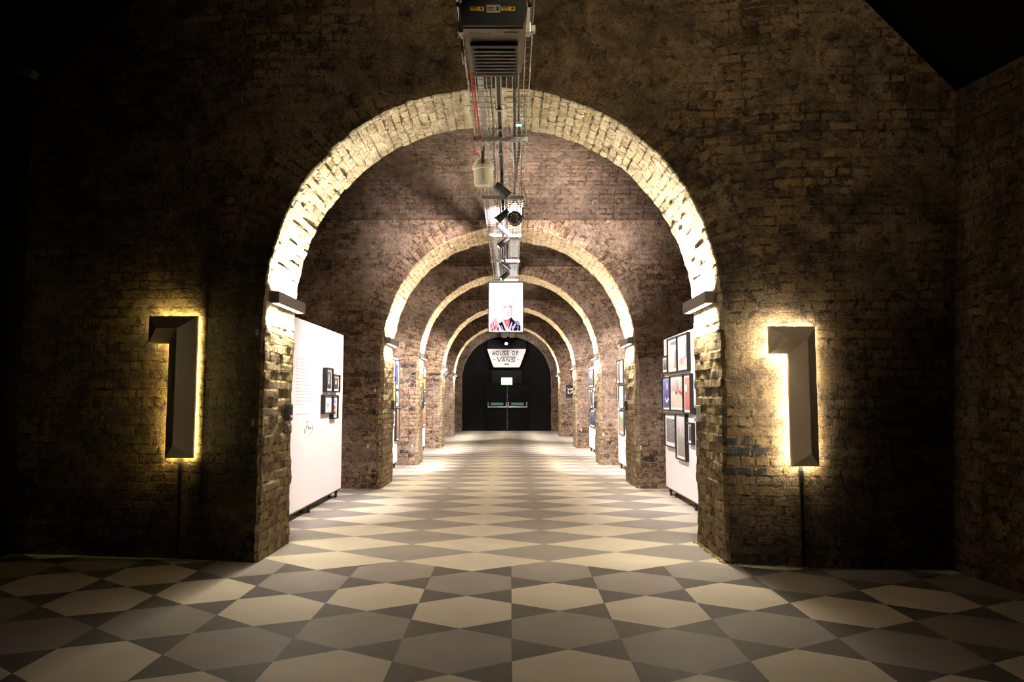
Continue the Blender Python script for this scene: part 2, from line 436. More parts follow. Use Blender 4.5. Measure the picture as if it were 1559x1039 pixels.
R_TOP_X, R_BOT_X = 3.91, 3.68
GABLE = [(-4.62, 0), (-4.62, 4.42), (-3.67, 5.21), (-2.75, 5.95), (2.2, 5.95), (3.14, 4.99), (3.91, 4.12), (3.74, 0)]
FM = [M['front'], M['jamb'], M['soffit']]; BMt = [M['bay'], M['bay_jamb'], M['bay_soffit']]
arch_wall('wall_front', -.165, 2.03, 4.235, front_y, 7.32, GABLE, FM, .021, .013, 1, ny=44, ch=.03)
RECT = [(-4.3, 0), (-4.3, 4.85), (4.3, 4.85), (4.3, 0)]
WALLS = [(-.02, 2.03, 4.22, 11.63, 12.72), (-.03, 1.968, 4.16, 15.76, 16.62), (-.045, 1.96, 4.155, 21.2, 22.25), (-.15, 2.03, 4.24, 27.6, 28.55)]
for k, (cx, r, ap, yn, yf) in enumerate(WALLS):
    arch_wall('wall_passage_%d' % (k+1), cx, r, ap, yn, yf, RECT, BMt, .07, .014, 3+k, ny=10, ch=.06)
arch_wall('wall_back_surround', -.17, 2.0, 4.25, 32.35, 32.62, RECT, BMt, .10, .014, 9, ny=3, ch=.03)

# cross vaults over each bay
def vault(name, y0, y1):
    mb = MB(); n = 28; c = (y0+y1)/2; hy = (y1-y0)/2; rise = min(.95, hy*.6); s = 0; pr = []
    for i in range(n+1):
        a = PI*i/n; pr.append((c - hy*math.cos(a), 4.34 + rise*math.sin(a)))
    xs = [-4.3 + 8.6*i/20 for i in range(21)]
    for i in range(n):
        d = math.dist(pr[i], pr[i+1])
        for a, b in zip(xs, xs[1:]):
            mb.face([(a, *pr[i]), (b, *pr[i]), (b, *pr[i+1]), (a, *pr[i+1])], [(a, s), (b, s), (b, s+d), (a, s+d)])
        s += d
    return struct(mb.build(name, M['vault'], weld=True, fixn=False, smooth=True))
BAYS = [(7.32, 11.63), (12.72, 15.76), (16.62, 21.2), (22.25, 27.6), (28.55, 32.35)]
for k, (a, b) in enumerate(BAYS): vault('ceiling_vault_%d' % (k+1), a, b)
for nm, x in (('wall_passage_left', -4.28), ('wall_passage_right', 4.28)):
    mb = MB()
    for a, b in BAYS: mb.face([(x, a, 0), (x, b, 0), (x, b, 5.4), (x, a, 5.4)], [(a, 0), (b, 0), (b, 5.4), (a, 5.4)])
    struct(mb.build(nm, M['bay'], fixn=False))
# black end wall with the shutter box above the doors
mb = MB(); mb.face([(-3, 32.6, 0), (3, 32.6, 0), (3, 32.6, 4.8), (-3, 32.6, 4.8)], [(-3, 0), (3, 0), (3, 4.8), (-3, 4.8)])
struct(mb.build('wall_back', M['black_brick'], fixn=False))
# room in front: end walls, ceiling
mb = MB()
RT = [(6.14, 3.91, 4.12), (5.42, 4.0, 4.09), (4, 4.16, 4.05), (2, 4.4, 4.0), (-2, 4.9, 4.0)]
for (ya, xa, za), (yb, xb, zb) in zip(RT, RT[1:]):
    ba, bb = 3.685+(6.14-ya)*.085, 3.685+(6.14-yb)*.085
    for j in range(4):
        f0, f1 = j/4, (j+1)/4
        P4 = [(ba+(xa-ba)*f0, ya, za*f0), (bb+(xb-bb)*f0, yb, zb*f0), (bb+(xb-bb)*f1, yb, zb*f1), (ba+(xa-ba)*f1, ya, za*f1)]
        mb.face(P4, [(p[1], p[2]) for p in P4])
struct(mb.build('wall_right', M['side'], weld=True, fixn=False))
mb = MB()
mb.face([(-4.57, 6.85, 0), (-4.62, 6.85, 4.5), (-5.3, -2, 4.5), (-5.3, -2, 0)], [(0, 0), (0, 4.5), (9, 4.5), (9, 0)])
struct(mb.build('wall_left', M['drape'], fixn=False))
mb = MB()
g = [(-4.62, 4.42), (-3.67, 5.21), (-2.75, 5.95), (2.2, 5.95), (3.14, 4.99), (3.91, 4.12)]
for (xa, za), (xb, zb) in zip(g, g[1:]):
    fa, fb = xa*1.22 if abs(xa) > 3.8 else xa, xb*1.22 if abs(xb) > 3.8 else xb
    mb.face([(xa, 6.9, za), (xb, 6.9, zb), (fb, -2, zb), (fa, -2, za)])
struct(mb.build('ceiling', M['ceil_black'], fixn=False))
# rough timber end in the top left corner
mb = MB(); mb.box((-4.50, 6.50, 4.46), (.19, .09, .07), rot=Matrix.Rotation(.45, 3, 'Y'), bev=.006)
tag(mb.build('timber_stub', M['wood']), 'short pale timber end poking out high in the dark upper left corner', 'timber')

# ------------------------------------------------------------------ floor
W = .648; S = .374; C0 = 4.985
def drift(x):
    if x < -1.3: return .16*(-x-1.3)
    if x > 2.2: return -.09*(x-2.2)
    return 0.0
def inset(pts, g=.0013):
    cx_, cy_ = sum(p[0] for p in pts)/len(pts), sum(p[1] for p in pts)/len(pts)
    out = []
    for x, y, z in pts:
        d = math.hypot(x-cx_, y-cy_); out.append((x - (x-cx_)/d*g, y - (y-cy_)/d*g, z))
    return out
def fl(x, y): return (x, y + drift(x)*max(0, min(1, (9-y)/2.5)), 0)
mb = MB()
X0 = .008
for k in range(-11, 11):
    xl, xr = X0+k*W, X0+(k+1)*W; xc = (xl+xr)/2; odd = k % 2
    base = C0 if odd else C0+S
    for n in range(-10, 3):
        c = base + 2*S*n
        if c > C0 + 2*S*1.75: continue
        cream = (n % 2 == 0)
        if k == -5 and n == 1: cream = True
        H6 = [(xl, c-S/2), (xc, c-S), (xr, c-S/2), (xr, c+S/2), (xc, c+S), (xl, c+S/2)]
        mb.face(inset([fl(*p) for p in H6]), mi=0 if cream else 1)
        a = c - S      # dark triangles around the lower apex
        mb.face(inset([fl(xl, a-S/2), fl(xc, a), fl(xl, a+S/2)]), mi=2); mb.face(inset([fl(xr, a-S/2), fl(xr, a+S/2), fl(xc, a)]), mi=2)
    if odd:
        a = C0 + 3*S
        mb.face(inset([fl(xl, a-S/2), fl(xc, a), fl(xl, a+S/2)]), mi=2); mb.face(inset([fl(xr, a-S/2), fl(xr, a+S/2), fl(xc, a)]), mi=2)
Y1 = C0 + 3*S
for j in range(0, 74):
    cy = Y1 + S + S*j
    for k in range(-11, 11):
        if (k % 2) != ((j+1) % 2): continue
        xc = X0 + (k+.5)*W
        mb.face(inset([fl(xc-W, cy), fl(xc, cy-S), fl(xc+W, cy), fl(xc, cy+S)]), mi=0 if j % 2 == 0 else 1)
struct(mb.build('floor', [M['f_cream'], M['f_grey'], M['f_dark']], fixn=False))
# slab under the tiles
mb = MB(); mb.face([(-8, -3, -.004), (8, -3, -.004), (8, 35, -.004), (-8, 35, -.004)]); struct(mb.build('floor_slab', M['f_dark'], fixn=False))
# crumbs of brick and mortar along the foot of the right pier
mb = MB()
for i in range(150):
    t = random.random(); x = 1.86 + random.gauss(-.012, .012); y = 6.37 + t*.95; r = random.uniform(.003, .009)
    if i > 95: x = 1.9 + (i-95)/55*1.7; y = front_y(x) - .012 - random.random()*.02
    mb.box((x, y, r*.7), (r*2, r*2.4, r*1.4), rot=Matrix.Rotation(random.random()*3, 3, 'Z'))
tag(mb.build('brick_crumbs', M['dust']), 'yellowish crumbs of mortar and brick along the foot of the right pier', 'debris', kind='stuff')

# ------------------------------------------------------------------ number signs
def number_sign(xl, xr, zb, zt, stem, yw, led, sides, label, standoff=.062):
    t = thing('number_sign', label, 'sign', ((xl+xr)/2, yw - .08, 0))
    hw = stem/2; rise = .13; yb = yw - standoff - .03     # front rim plane
    fz = zt - stem
    TL, TR, BR, BL, IC, FB = (xl, zt), (xr, zt), (xr, zb), (xr-stem, zb), (xr-stem, fz), (xl, fz)
    Fp, Jp, Bp = (xl+hw, zt-hw), (xr-hw, zt-hw), (xr-hw, zb+hw)
    def o(p): return (p[0], yb, p[1])
    def r_(p): return (p[0], yb-rise, p[1])
    mb = MB()
    for f in ([o(TL), o(TR), r_(Jp), r_(Fp)], [o(TR), o(BR), r_(Bp), r_(Jp)], [o(BR), o(BL), r_(Bp)],
              [o(BL), o(IC), r_(Jp), r_(Bp)], [o(IC), o(FB), r_(Fp), r_(Jp)], [o(FB), o(TL), r_(Fp)]): mb.face(f)
    mb.build('faceted_face', M['signface'], t, weld=True)
    loop = [TL, TR, BR, BL, IC, FB]; mb = MB()
    for a, b in zip(loop, loop[1:]+loop[:1]): mb.face([o(a), o(b), (b[0], yb+.03, b[1]), (a[0], yb+.03, a[1])])
    mb.face([(p[0], yb+.03, p[1]) for p in loop])
    mb.build('backing_tray', M['signface'], t, weld=True)
    mb = MB(); yl = yb+.03
    ins = .012
    segs = {'top': ((xl+ins, zt-ins), (xr-ins, zt-ins)), 'right': ((xr-ins, zt-ins), (xr-ins, zb+ins)), 'bottom': ((xr-ins, zb+ins), (xr-stem+ins, zb+ins)),
            'stem': ((xr-stem+ins, zb+ins), (xr-stem+ins, fz+ins)), 'flag': ((xr-stem+ins, fz+ins), (xl+ins, fz+ins)), 'end': ((xl+ins, fz+ins), (xl+ins, zt-ins))}
    for nm, w in sides:
        (ax, az), (bx, bz) = segs[nm]
        hx, hz = (abs(bx-ax)+w)/2, (abs(bz-az)+w)/2; mx, mz = (ax+bx)/2, (az+bz)/2
        mb.face([(mx-hx, yl+.003, mz-hz), (mx-hx, yl+.003, mz+hz), (mx+hx, yl+.003, mz+hz), (mx+hx, yl+.003, mz-hz)])
    tag(mb.build('led_strip', led, t), 'glowing strip behind the edges')
    for x, z in ((xr-hw, zt-.2), (xr-hw, zb+.2)):
        mb = MB(); mb.tube([(x, yl, z), (x, yw+.02, z)], .012, 8); mb.build('standoff', M['steel'], t)
    xc = xr - stem*.55
    mb = MB(); mb.box((xc, yw-.018, (zb+.02)/2+.005), (.026, .022, zb-.02), bev=.003)
    mb.box((xc, yw-.018, zb-.10), (.036, .03, .12), bev=.003); mb.tube([(xc, yw-.02, zb-.04), (xc, yw-.03, zb+.03)], .006, 8)
    tag(mb.build('cable_conduit', M['black'], t), 'black conduit running down to the floor')
    return t
number_sign(-3.267, -2.83, .895, 2.17, .25, 6.60, M['led_l'], [('top', .010), ('right', .014), ('bottom', .006), ('stem', .004), ('flag', .005)],
            'faceted taupe number one with a yellow glow, on the wall left of the arch')
number_sign(2.205, 2.60, .855, 2.04, .235, 6.225, M['led_r'], [('top', .012), ('right', .005), ('bottom', .006), ('stem', .014), ('flag', .014), ('end', .014)],
            'faceted taupe number one with a white glow, on the wall right of the arch')

# ------------------------------------------------------------------ up-and-down wall lights
FIX_UP, FIX_DN = 42.0, 19.0
WARM = (1.0, .88, .67)
def wall_light(label):
    t = thing('wall_light', label, 'light', (0, 0, 0), 'up and down wall lights on the arch piers')
    mb = MB(); L, w, h = .85, .082, .108           # built mounted on a pier at -x, facing +x
    mb.box((w/2+.012, 0, 0), (w, L, h), bev=.003)
    mb.build('housing', M['bronze'], t)
    mb = MB(); mb.box((.006, 0, 0), (.012, L*.7, h*.7)); mb.build('back_plate', M['black'], t)
    mb = MB()
    for z in (1, -1): mb.box((w/2+.012, 0, z*(h/2+.0015)), (w*.62, L*.93, .003))
    tag(mb.build('diffuser', M['lens'], t), 'glowing slots above and below')
    area('wall_light_up', (w/2+.012, 0, h/2+.006), (0, 0, 1), .045, L*.9, FIX_UP, WARM, math.radians(130), t)
    area('wall_light_down', (w/2+.012, 0, -h/2-.006), (0, 0, -1), .045, L*.9, FIX_DN, WARM, math.radians(130), t)
    return t
ARCH = [(-.165, 2.03, 6.40, 'first')] + [(w[0], w[1], w[3], n) for w, n in zip(WALLS, ('second', 'third', 'fourth', 'fifth'))]
proto = None
for (cx, r, y0, nm) in ARCH:
    for sd in (-1, 1):
        where = {'first': 'nearest arch', 'second': 'second arch from the front', 'third': 'third arch from the front',
                 'fourth': 'fourth arch from the front', 'fifth': 'last arch before the black doors'}[nm]
        lab = 'dark bronze light bar on the %s pier of the %s' % ('left' if sd < 0 else 'right', where)
        loc = (cx + sd*(r-.004), y0+.1+.425, 2.345 if nm == 'first' else 2.375)
        if proto is None: proto = wall_light(lab); proto.location = loc
        else: copy_tree(proto, loc, lab, 0 if sd < 0 else PI)

# ------------------------------------------------------------------ display panels on castors
def panel(x, y0, y1, z1, face, label, text=False):
    """white board standing along y; face=+1 looks to +x"""
    th = .16; xb = x - face*th/2
    t = thing('display_panel', label, 'display panel', (xb, (y0+y1)/2, 0), 'white exhibition panels on castors')
    mb = MB(); mb.box((xb, (y0+y1)/2, (.12+z1)/2), (th, y1-y0, z1-.12), bev=.004); mb.build('board', M['white'], t)
    mb = MB(); mb.box((xb, (y0+y1)/2, .108), (th*.86, y1-y0-.06, .022)); mb.build('base_rail', M['black'], t)
    for yy in (y0+.18, (y0+y1)/2 if y1-y0 > 2.6 else None, y1-.16):
        if yy is None: continue
        for dx in (-.045, .045):
            mb = MB(); c = Vector((xb+dx, yy, .036))
            mb.lathe(c - Vector((.014, 0, 0)), (1, 0, 0), [(0, .030), (.003, .036), (.025, .036), (.028, .030)], 18)
            mb.box((xb+dx, yy+.012, .078), (.040, .05, .030), bev=.003); mb.box((xb+dx, yy, .097), (.05, .07, .006))
            mb.build('castor', M['rubber'], t)
    if text:
        mb = MB(); zz = 1.90; rows = [.72, .55, .62, .70, .74, .69, .77, .72, .78, .75, .77, .80, .74, .72, .36]
        for k, wd in enumerate(rows):
            z = 1.885 - k*.038; yy = 8.40
            while yy < 8.40 + wd:
                wl = random.uniform(.03, .09); mb.face([(x+.0012, yy, z), (x+.0012, yy+wl, z), (x+.0012, yy+wl, z+.013), (x+.0012, yy, z+.013)]); yy += wl+.018
        tag(mb.build('wall_text', M['pink_ink'], t, fixn=False), 'faint pinkish lines of text')
        mb = MB(); yy = 8.42
        while yy < 9.0:
            wl = random.uniform(.03, .08); mb.face([(x+.0012, yy, 1.235), (x+.0012, yy+wl, 1.235), (x+.0012, yy+wl, 1.25), (x+.0012, yy, 1.25)]); yy += wl+.014
        tag(mb.build('text_credit', M['pink_ink'], t, fixn=False), 'single faint line of text')
        mb = MB(); pts = [(8.93, 1.155), (8.90, 1.09), (8.84, 1.02), (8.79, 1.005), (8.80, 1.05), (8.90, 1.10), (8.97, 1.085), (8.96, 1.05), (8.99, 1.075), (9.02, 1.045), (9.05, 1.075), (9.06, 1.045), (9.13, 1.05), (9.15, 1.09)]
        mb.tube([(x+.0015, a, b) for a, b in pts], .0022, 5)
        mb.tube([(x+.0015, a, b) for a, b in [(8.86, 1.125), (8.95, 1.15), (9.02, 1.14)]], .002, 5)
        mb.tube([(x+.0015, a, b) for a, b in [(9.02, .985), (9.10, 1.0), (9.16, 1.03), (9.12, 1.07)]], .0018, 5)
        tag(mb.build('signature', M['ink'], t), 'dark handwritten signature')
    return t
panel(-2.49, 7.62, 10.76, 2.37, 1, 'white panel with a signature and four small frames, nearest on the left', True)
panel(2.335, 7.75, 10.96, 2.32, -1, 'white panel crowded with black framed photos, nearest on the right')
panel(-2.37, 12.95, 15.27, 2.27, 1, 'white panel seen edge-on behind the second left pier, orange print on it')
panel(2.25, 12.95, 15.17, 2.22, -1, 'white panel seen edge-on behind the second right pier, green print on it')
panel(-2.39, 16.9, 20.38, 2.31, 1, 'narrow strip of white panel behind the third left pier')
panel(2.18, 16.9, 20.09, 2.28, -1, 'narrow strip of white panel behind the third right pier')

# ------------------------------------------------------------------ framed pictures
def tone(name, stops, scale=4, vert=.6, seed=0):
    """a print: vertical sweep of colours broken up by noise"""
    t = NT(name); uv = t.n('ShaderNodeUVMap'); sep = t.n('ShaderNodeSeparateXYZ'); t.l(uv.outputs[0], sep.inputs[0])
    mp = t.n('ShaderNodeVectorMath', operation='ADD'); t.l(uv.outputs[0], mp.inputs[0]); mp.inputs[1].default_value = (seed*3.1, seed*1.7, 0)
    nz = t.noise(mp.outputs[0], scale, 6, .7)
    n2 = t.math('ADD', t.math('MULTIPLY', t.math('SUBTRACT', nz.outputs[0], .5), 2.8), .5)
    f = t.math('ADD', t.math('MULTIPLY', sep.outputs[1], vert), t.math('MULTIPLY', n2, 1-vert))
    return t.bsdf(t.ramp(f, stops), .35)
BW = [(0, (.02, .02, .02)), (.45, (.10, .10, .10)), (.7, (.45, .44, .43)), (1, (.75, .74, .72))]
PR = {
 'bw': tone('monochrome_photo', BW, 5, .3, 1), 'bw2': tone('monochrome_crowd_photo', BW, 14, .12, 2), 'bw3': tone('dark_photo', [(0, (.01, .01, .01)), (.6, (.06, .06, .06)), (1, (.4, .4, .4))], 4, .3, 3),
 'sky': tone('blue_sky_photo', [(0, (.12, .10, .14)), (.4, (.06, .09, .40)), (1, (.18, .28, .72))], 2, .7, 4),
 'pale': tone('pale_sky_photo', [(0, (.55, .42, .30)), (.4, (.72, .66, .60)), (.7, (.66, .68, .78)), (1, (.55, .64, .85))], 3, .8, 5),
 'street': tone('street_photo', [(0, (.55, .40, .30)), (.4, (.66, .55, .45)), (.6, (.45, .35, .30)), (1, (.78, .78, .80))], 5, .7, 6),
 'green': tone('green_field_photo', [(0, (.30, .22, .14)), (.4, (.35, .28, .17)), (.6, (.16, .30, .10)), (1, (.66, .68, .66))], 5, .75, 7),
 'orange': tone('orange_photo', [(0, (.45, .16, .05)), (.4, (.70, .28, .05)), (.7, (.80, .42, .10)), (1, (.72, .20, .08))], 4, .5, 8),
 'brown': tone('brown_photo', [(0, (.10, .06, .04)), (.5, (.28, .16, .09)), (1, (.45, .32, .2))], 5, .4, 9),
 'grey': tone('grey_green_photo', [(0, (.22, .20, .16)), (.45, (.30, .30, .24)), (.7, (.55, .52, .55)), (1, (.62, .60, .68))], 6, .8, 10),
 'red': tone('red_photo', [(0, (.30, .08, .05)), (.5, (.62, .16, .10)), (1, (.66, .40, .34))], 5, .5, 11),
 'navy': tone('navy_photo', [(0, (.02, .02, .03)), (.5, (.05, .06, .12)), (1, (.22, .25, .36))], 4, .5, 12),
 'ink': tone('pale_sketch', [(0, (.72, .70, .68)), (1, (.80, .79, .77))], 4, .3, 13)}
SPOTC = {'red': M['red'], 'white': M['white_ink'], 'ink': M['ink'], 'pink': plain('pink_print_ink', (.75, .30, .32), .4), 'blue': plain('blue_print_ink', (.25, .33, .72), .4), 'grey': plain('grey_print_ink', (.28, .27, .27), .4)}
def framed(x, face, y0, y1, z0, z1, pic, label, matw=.03, marks=(), depth=.035, rail=.018, group=None):
    c = Vector((x, (y0+y1)/2, (z0+z1)/2))
    t = thing('picture_frame', label, 'picture', c, group)
    xo = x + face*depth; mb = MB(); w, h = y1-y0, z1-z0; yc, zc = c.y, c.z; xm = x + face*(depth/2+.001)
    for dy in (-1, 1): mb.box((xm, yc+dy*(w-rail)/2, zc), (depth, rail, h), bev=.002)
    for dz in (-1, 1): mb.box((xm, yc, zc+dz*(h-rail)/2), (depth, w-2*rail, rail), bev=.002)
    mb.build('frame', M['black'], t)
    xg = x + face*(depth*.62)
    mb = MB(); mb.box((xg - face*.006, yc, zc), (.012, w-2*rail, h-2*rail)); mb.build('mat', M['mat'], t)
    iw, ih = w-2*rail-2*matw, h-2*rail-2*matw
    def pt(u, v, k): 
        uu = u if face < 0 else u
        return (xg + face*(.0012+.0004*k), yc - iw/2 + iw*uu, zc - ih/2 + ih*v)
    mb = MB(); mats = [PR[pic]]
    mb.face([pt(0, 0, 0), pt(1, 0, 0), pt(1, 1, 0), pt(0, 1, 0)], [(0, 0), (1, 0), (1, 1), (0, 1)])
    for k, (mm, poly) in enumerate(marks):
        if SPOTC[mm] not in mats: mats.append(SPOTC[mm])
        mb.face([pt(u, v, k+1) for u, v in poly], mi=mats.index(SPOTC[mm]))
    mb.build('print', mats, t, fixn=False)
    return t
g = 'small frames on the signature panel'
X = -2.49
framed(X, 1, 9.60, 9.95, 1.515, 1.84, 'bw3', 'dark framed photo with a pale upright streak, top left of four by the signature', .028, [('white', [(.45, .25), (.6, .25), (.55, .85), (.48, .8)])], .06, group=g)
framed(X, 1, 9.985, 10.36, 1.515, 1.765, 'bw3', 'dark framed photo with a white blob, top right of four by the signature', .028, [('white', [(.4, .45), (.62, .4), (.66, .65), (.52, .8), (.4, .68)])], .06, group=g)
framed(X, 1, 9.53, 9.965, 1.225, 1.475, 'ink', 'framed white sheet with a small sketch, bottom left of four by the signature', .02, [('grey', [(.35, .3), (.6, .32), (.68, .5), (.5, .62), (.4, .7), (.42, .48)])], .06, group=g)
framed(X, 1, 9.985, 10.28, 1.145, 1.475, 'pale', 'framed pale photo with red marks, bottom right of four by the signature', .02, [('red', [(.2, .4), (.6, .38), (.7, .55), (.3, .6)]), ('ink', [(.3, .1), (.75, .12), (.6, .3), (.4, .28)]), ('blue', [(.2, .68), (.8, .7), (.7, .9), (.3, .92)])], .06, group=g)
# little white spacer on that panel
X = 2.335; g = 'black framed photos on the nearest right panel'
arc = [(.15 + .75*i/8, .30 + .45*abs((i/8)-.55)**1.3*1.6 + (.35 if i < 2 else 0)*0) for i in range(9)]
arcp = arc + [(u, v+.09) for u, v in reversed(arc)]
framed(X, -1, 10.545, 10.925, 1.80, 2.06, 'bw', 'smallest black framed photo, dark figures, at the far edge of the near right panel', .035, (), .05, group=g)
framed(X, -1, 9.935, 10.535, 1.79, 2.29, 'pale', 'framed photo of a dark rock over a pale slope, top of the near right panel', .04, [('grey', [(.0, .75), (.25, .55), (.30, .05), (.42, .0), (.0, .0)]), ('grey', [(0, .85), (.75, .9), (.75, 1), (0, 1)])], .05, group=g)
framed(X, -1, 9.33, 9.925, 1.79, 2.29, 'pale', 'framed photo of pale buildings under blue sky, top of the near right panel', .04, [('grey', [(.05, .3), (.2, .3), (.2, .75), (.12, .8), (.05, .7)]), ('red', [(.22, .25), (.30, .25), (.30, .36), (.22, .36)]), ('pink', [(.4, .1), (.9, .1), (.9, .3), (.4, .34)])], .05, group=g)
framed(X, -1, 10.42, 10.925, 1.25, 1.745, 'sky', 'black framed photo of blue sky with a red curve and white figure, near right panel', .025, [('red', [(.12, .45), (.2, .40), (.5, .66), (.85, .72), (.85, .78), (.45, .74)]), ('white', [(.3, .66), (.46, .64), (.5, .86), (.38, .92)]), ('white', [(.15, .3), (.5, .16), (.8, .34), (.76, .4), (.5, .24), (.2, .38)])], .05, group=g)
framed(X, -1, 9.62, 10.41, 1.255, 1.755, 'street', 'large framed photo of a street with red barriers, near right panel', .03, [('red', [(.04, .38), (.36, .52), (.36, .6), (.04, .52)]), ('grey', [(.3, .55), (.55, .55), (.5, .72), (.45, .95), (.38, .75)]), ('white', [(.55, .42), (.85, .5), (.85, .56), (.55, .52)]), ('ink', [(.5, .45), (.62, .44), (.62, .54), (.5, .56)])], .05, group=g)
framed(X, -1, 9.22, 9.605, 1.23, 1.75, 'red', 'black framed reddish photo half hidden by the right brick pier', .03, [('white', [(.6, .55), (.95, .6), (.95, .8), (.6, .75)])], .05, group=g)
framed(X, -1, 10.10, 10.80, .73, 1.215, 'bw2', 'black framed monochrome crowd photo in the bottom row of the near right panel', .055, (), .05, group=g)
framed(X, -1, 9.52, 10.09, .60, 1.22, 'grey', 'tall black framed grey-green landscape hanging lowest on the near right panel', .035, [('red', [(.35, .66), (.42, .66), (.42, .74), (.35, .74)]), ('white', [(.5, .64), (.57, .64), (.57, .74), (.5, .74)]), ('red', [(.7, .62), (.76, .62), (.76, .72), (.7, .72)])], .05, group=g)
framed(X, -1, 9.18, 9.43, .84, 1.12, 'bw3', 'sliver of a small black frame beside the grey box on the right pier', .03, (), .05, group=g)
X = -2.37; g = 'framed prints on the second left panel'
framed(X, 1, 14.30, 14.75, 1.86, 2.22, 'bw', 'framed grey photo at the top of the second left panel', .05, (), group=g)
framed(X, 1, 14.79, 15.25, 1.62, 2.23, 'sky', 'framed blue and red photo at the far top corner of the second left panel', .07, [('red', [(.2, .8), (.8, .8), (.8, .95), (.2, .95)])], group=g)
framed(X, 1, 14.33, 14.77, 1.23, 1.80, 'orange', 'framed bright orange print on the second left panel', .02, (), group=g)
framed(X, 1, 14.82, 15.24, 1.26, 1.60, 'bw', 'framed photo of dark shapes under the blue one on the second left panel', .06, (), group=g)
framed(X, 1, 14.84, 15.25, .56, 1.235, 'brown', 'tall framed brown photo hanging lowest on the second left panel', .02, (), .05, group=g)
framed(X, 1, 14.22, 14.46, .57, 1.17, 'navy', 'narrow dark blue framed print low on the second left panel by the pier', .02, (), group=g)
framed(X, 1, 14.48, 14.80, .86, 1.20, 'bw3', 'small framed dark photo below the orange print on the second left panel', .04, (), group=g)
X = 2.25; g = 'framed prints on the second right panel'
framed(X, -1, 14.75, 15.14, 1.73, 2.22, 'brown', 'framed brown photo at the far top corner of the second right panel', .05, (), group=g)
framed(X, -1, 14.25, 14.73, 1.73, 2.21, 'pale', 'framed pale mauve photo at the top of the second right panel', .04, [('pink', [(.35, .6), (.6, .6), (.6, .8), (.35, .8)]), ('ink', [(.2, .15), (.35, .15), (.35, .3), (.2, .3)])], group=g)
framed(X, -1, 14.88, 15.14, 1.38, 1.70, 'red', 'small framed reddish photo in the middle row of the second right panel', .03, (), group=g)
framed(X, -1, 14.22, 14.86, 1.23, 1.70, 'pale', 'large framed pale print in the middle of the second right panel', .03, [('pink', [(.3, .2), (.4, .2), (.4, .3), (.3, .3)])], group=g)
framed(X, -1, 14.22, 14.86, .71, 1.195, 'green', 'framed green field photo low on the second right panel', .045, (), group=g)
X = -2.39; g = 'framed prints on the third left panel'
framed(X, 1, 19.70, 20.28, 2.01, 2.28, 'pale', 'framed pale print at the top of the third left panel', .02, (), group=g)
framed(X, 1, 19.66, 20.22, 1.69, 2.0, 'orange', 'framed orange print near the top of the third left panel', .02, (), group=g)
framed(X, 1, 19.74, 20.26, 1.27, 1.68, 'bw3', 'framed black photo in the middle of the third left panel', .04, (), group=g)
framed(X, 1, 19.60, 20.32, .67, 1.255, 'red', 'framed red-brown print lowest on the third left panel', .03, (), group=g)
X = 2.18; g = 'framed prints on the third right panel'
framed(X, -1, 18.75, 20.0, 1.73, 2.20, 'bw', 'large framed grey photo at the top of the third right panel', .03, (), group=g)
framed(X, -1, 19.45, 20.03, 1.09, 1.69, 'brown', 'framed brown photo at the far edge of the third right panel', .03, (), group=g)
framed(X, -1, 18.98, 19.43, 1.18, 1.68, 'bw3', 'framed dark photo in the middle of the third right panel', .04, (), group=g)
framed(X, -1, 18.60, 18.96, 1.20, 1.62, 'ink', 'framed white print by the pier on the third right panel', .03, (), group=g)
framed(X, -1, 18.48, 19.75, .69, 1.15, 'navy', 'wide framed dark blue photo lowest on the third right panel', .03, (), group=g)

# ------------------------------------------------------------------ trays, track, struts
TZ = 3.90; TY0, TY1 = 3.1, 29.2
def tray(x0, x1, label, nl):
    t = thing('cable_tray', label, 'cable tray', ((x0+x1)/2, (TY0+TY1)/2, TZ))
    mb = MB(); hgt = .055
    for k in range(nl):
        x = x0 + (x1-x0)*k/(nl-1); mb.tube([(x, TY0, TZ), (x, TY1, TZ)], .0035, 5)
    for x in (x0, x1): mb.tube([(x, TY0, TZ+hgt), (x, TY1, TZ+hgt)], .0035, 5)
    y = TY0+.03
    while y < TY1:
        mb.tube([(x0, y, TZ+hgt), (x0, y, TZ-.004), (x1, y, TZ-.004), (x1, y, TZ+hgt)], .003, 5); y += .105
    mb.build('wire_basket', M['wire'], t)
    return t
tray(-.335, -.150, 'left wire basket tray carrying red and grey cables along the crown', 4)
tray(-.030, .150, 'right wire basket tray carrying black cable along the crown', 5)
def cable(name, pts, r, m, label, cat='cable', n=6):
    mb = MB(); mb.tube(pts, r, n); return tag(mb.build(name, m, smooth=True), label, cat)
def wavy(x, z, amp, y0, y1, ph, st=.45):
    out = []; y = y0
    while y < y1: out.append((x + amp*math.sin(y*1.7+ph) + amp*.5*math.sin(y*4.1+ph*2), y, z + abs(amp)*.15*math.sin(y*2.3+ph))); y += st
    return out
cable('red_cable', wavy(-.305, TZ+.012, .007, 3.1, 6.7, 0) , .006, M['red'], 'red cable along the outer edge of the left tray')
cable('red_cable', wavy(-.285, TZ+.012, .008, 3.1, 24, 1.3), .006, M['red'], 'second red cable lying just inside the first in the left tray')
cable('red_cable', [(-.27, 6.62, TZ-.02), (-.30, 6.66, TZ-.05), (-.345, 6.68, TZ-.03), (-.355, 6.70, TZ-.07), (-.34, 6.74, TZ-.12), (-.30, 6.80, TZ-.14)], .006, M['red'], 'loop of red cable dropping to the cream canister lamp')
mb = MB(); mb.box((-.235, 14.5, TZ+.022), (.050, 22.8, .030), bev=.003); tag(mb.build('cable_trunking', M['galv']), 'flat grey metal trunking lying in the left tray', 'trunking')
cable('grey_cable', wavy(-.185, TZ+.012, .008, 3.1, 26, 2.2), .006, M['grey_cable'], 'thin grey cable beside the trunking in the left tray')
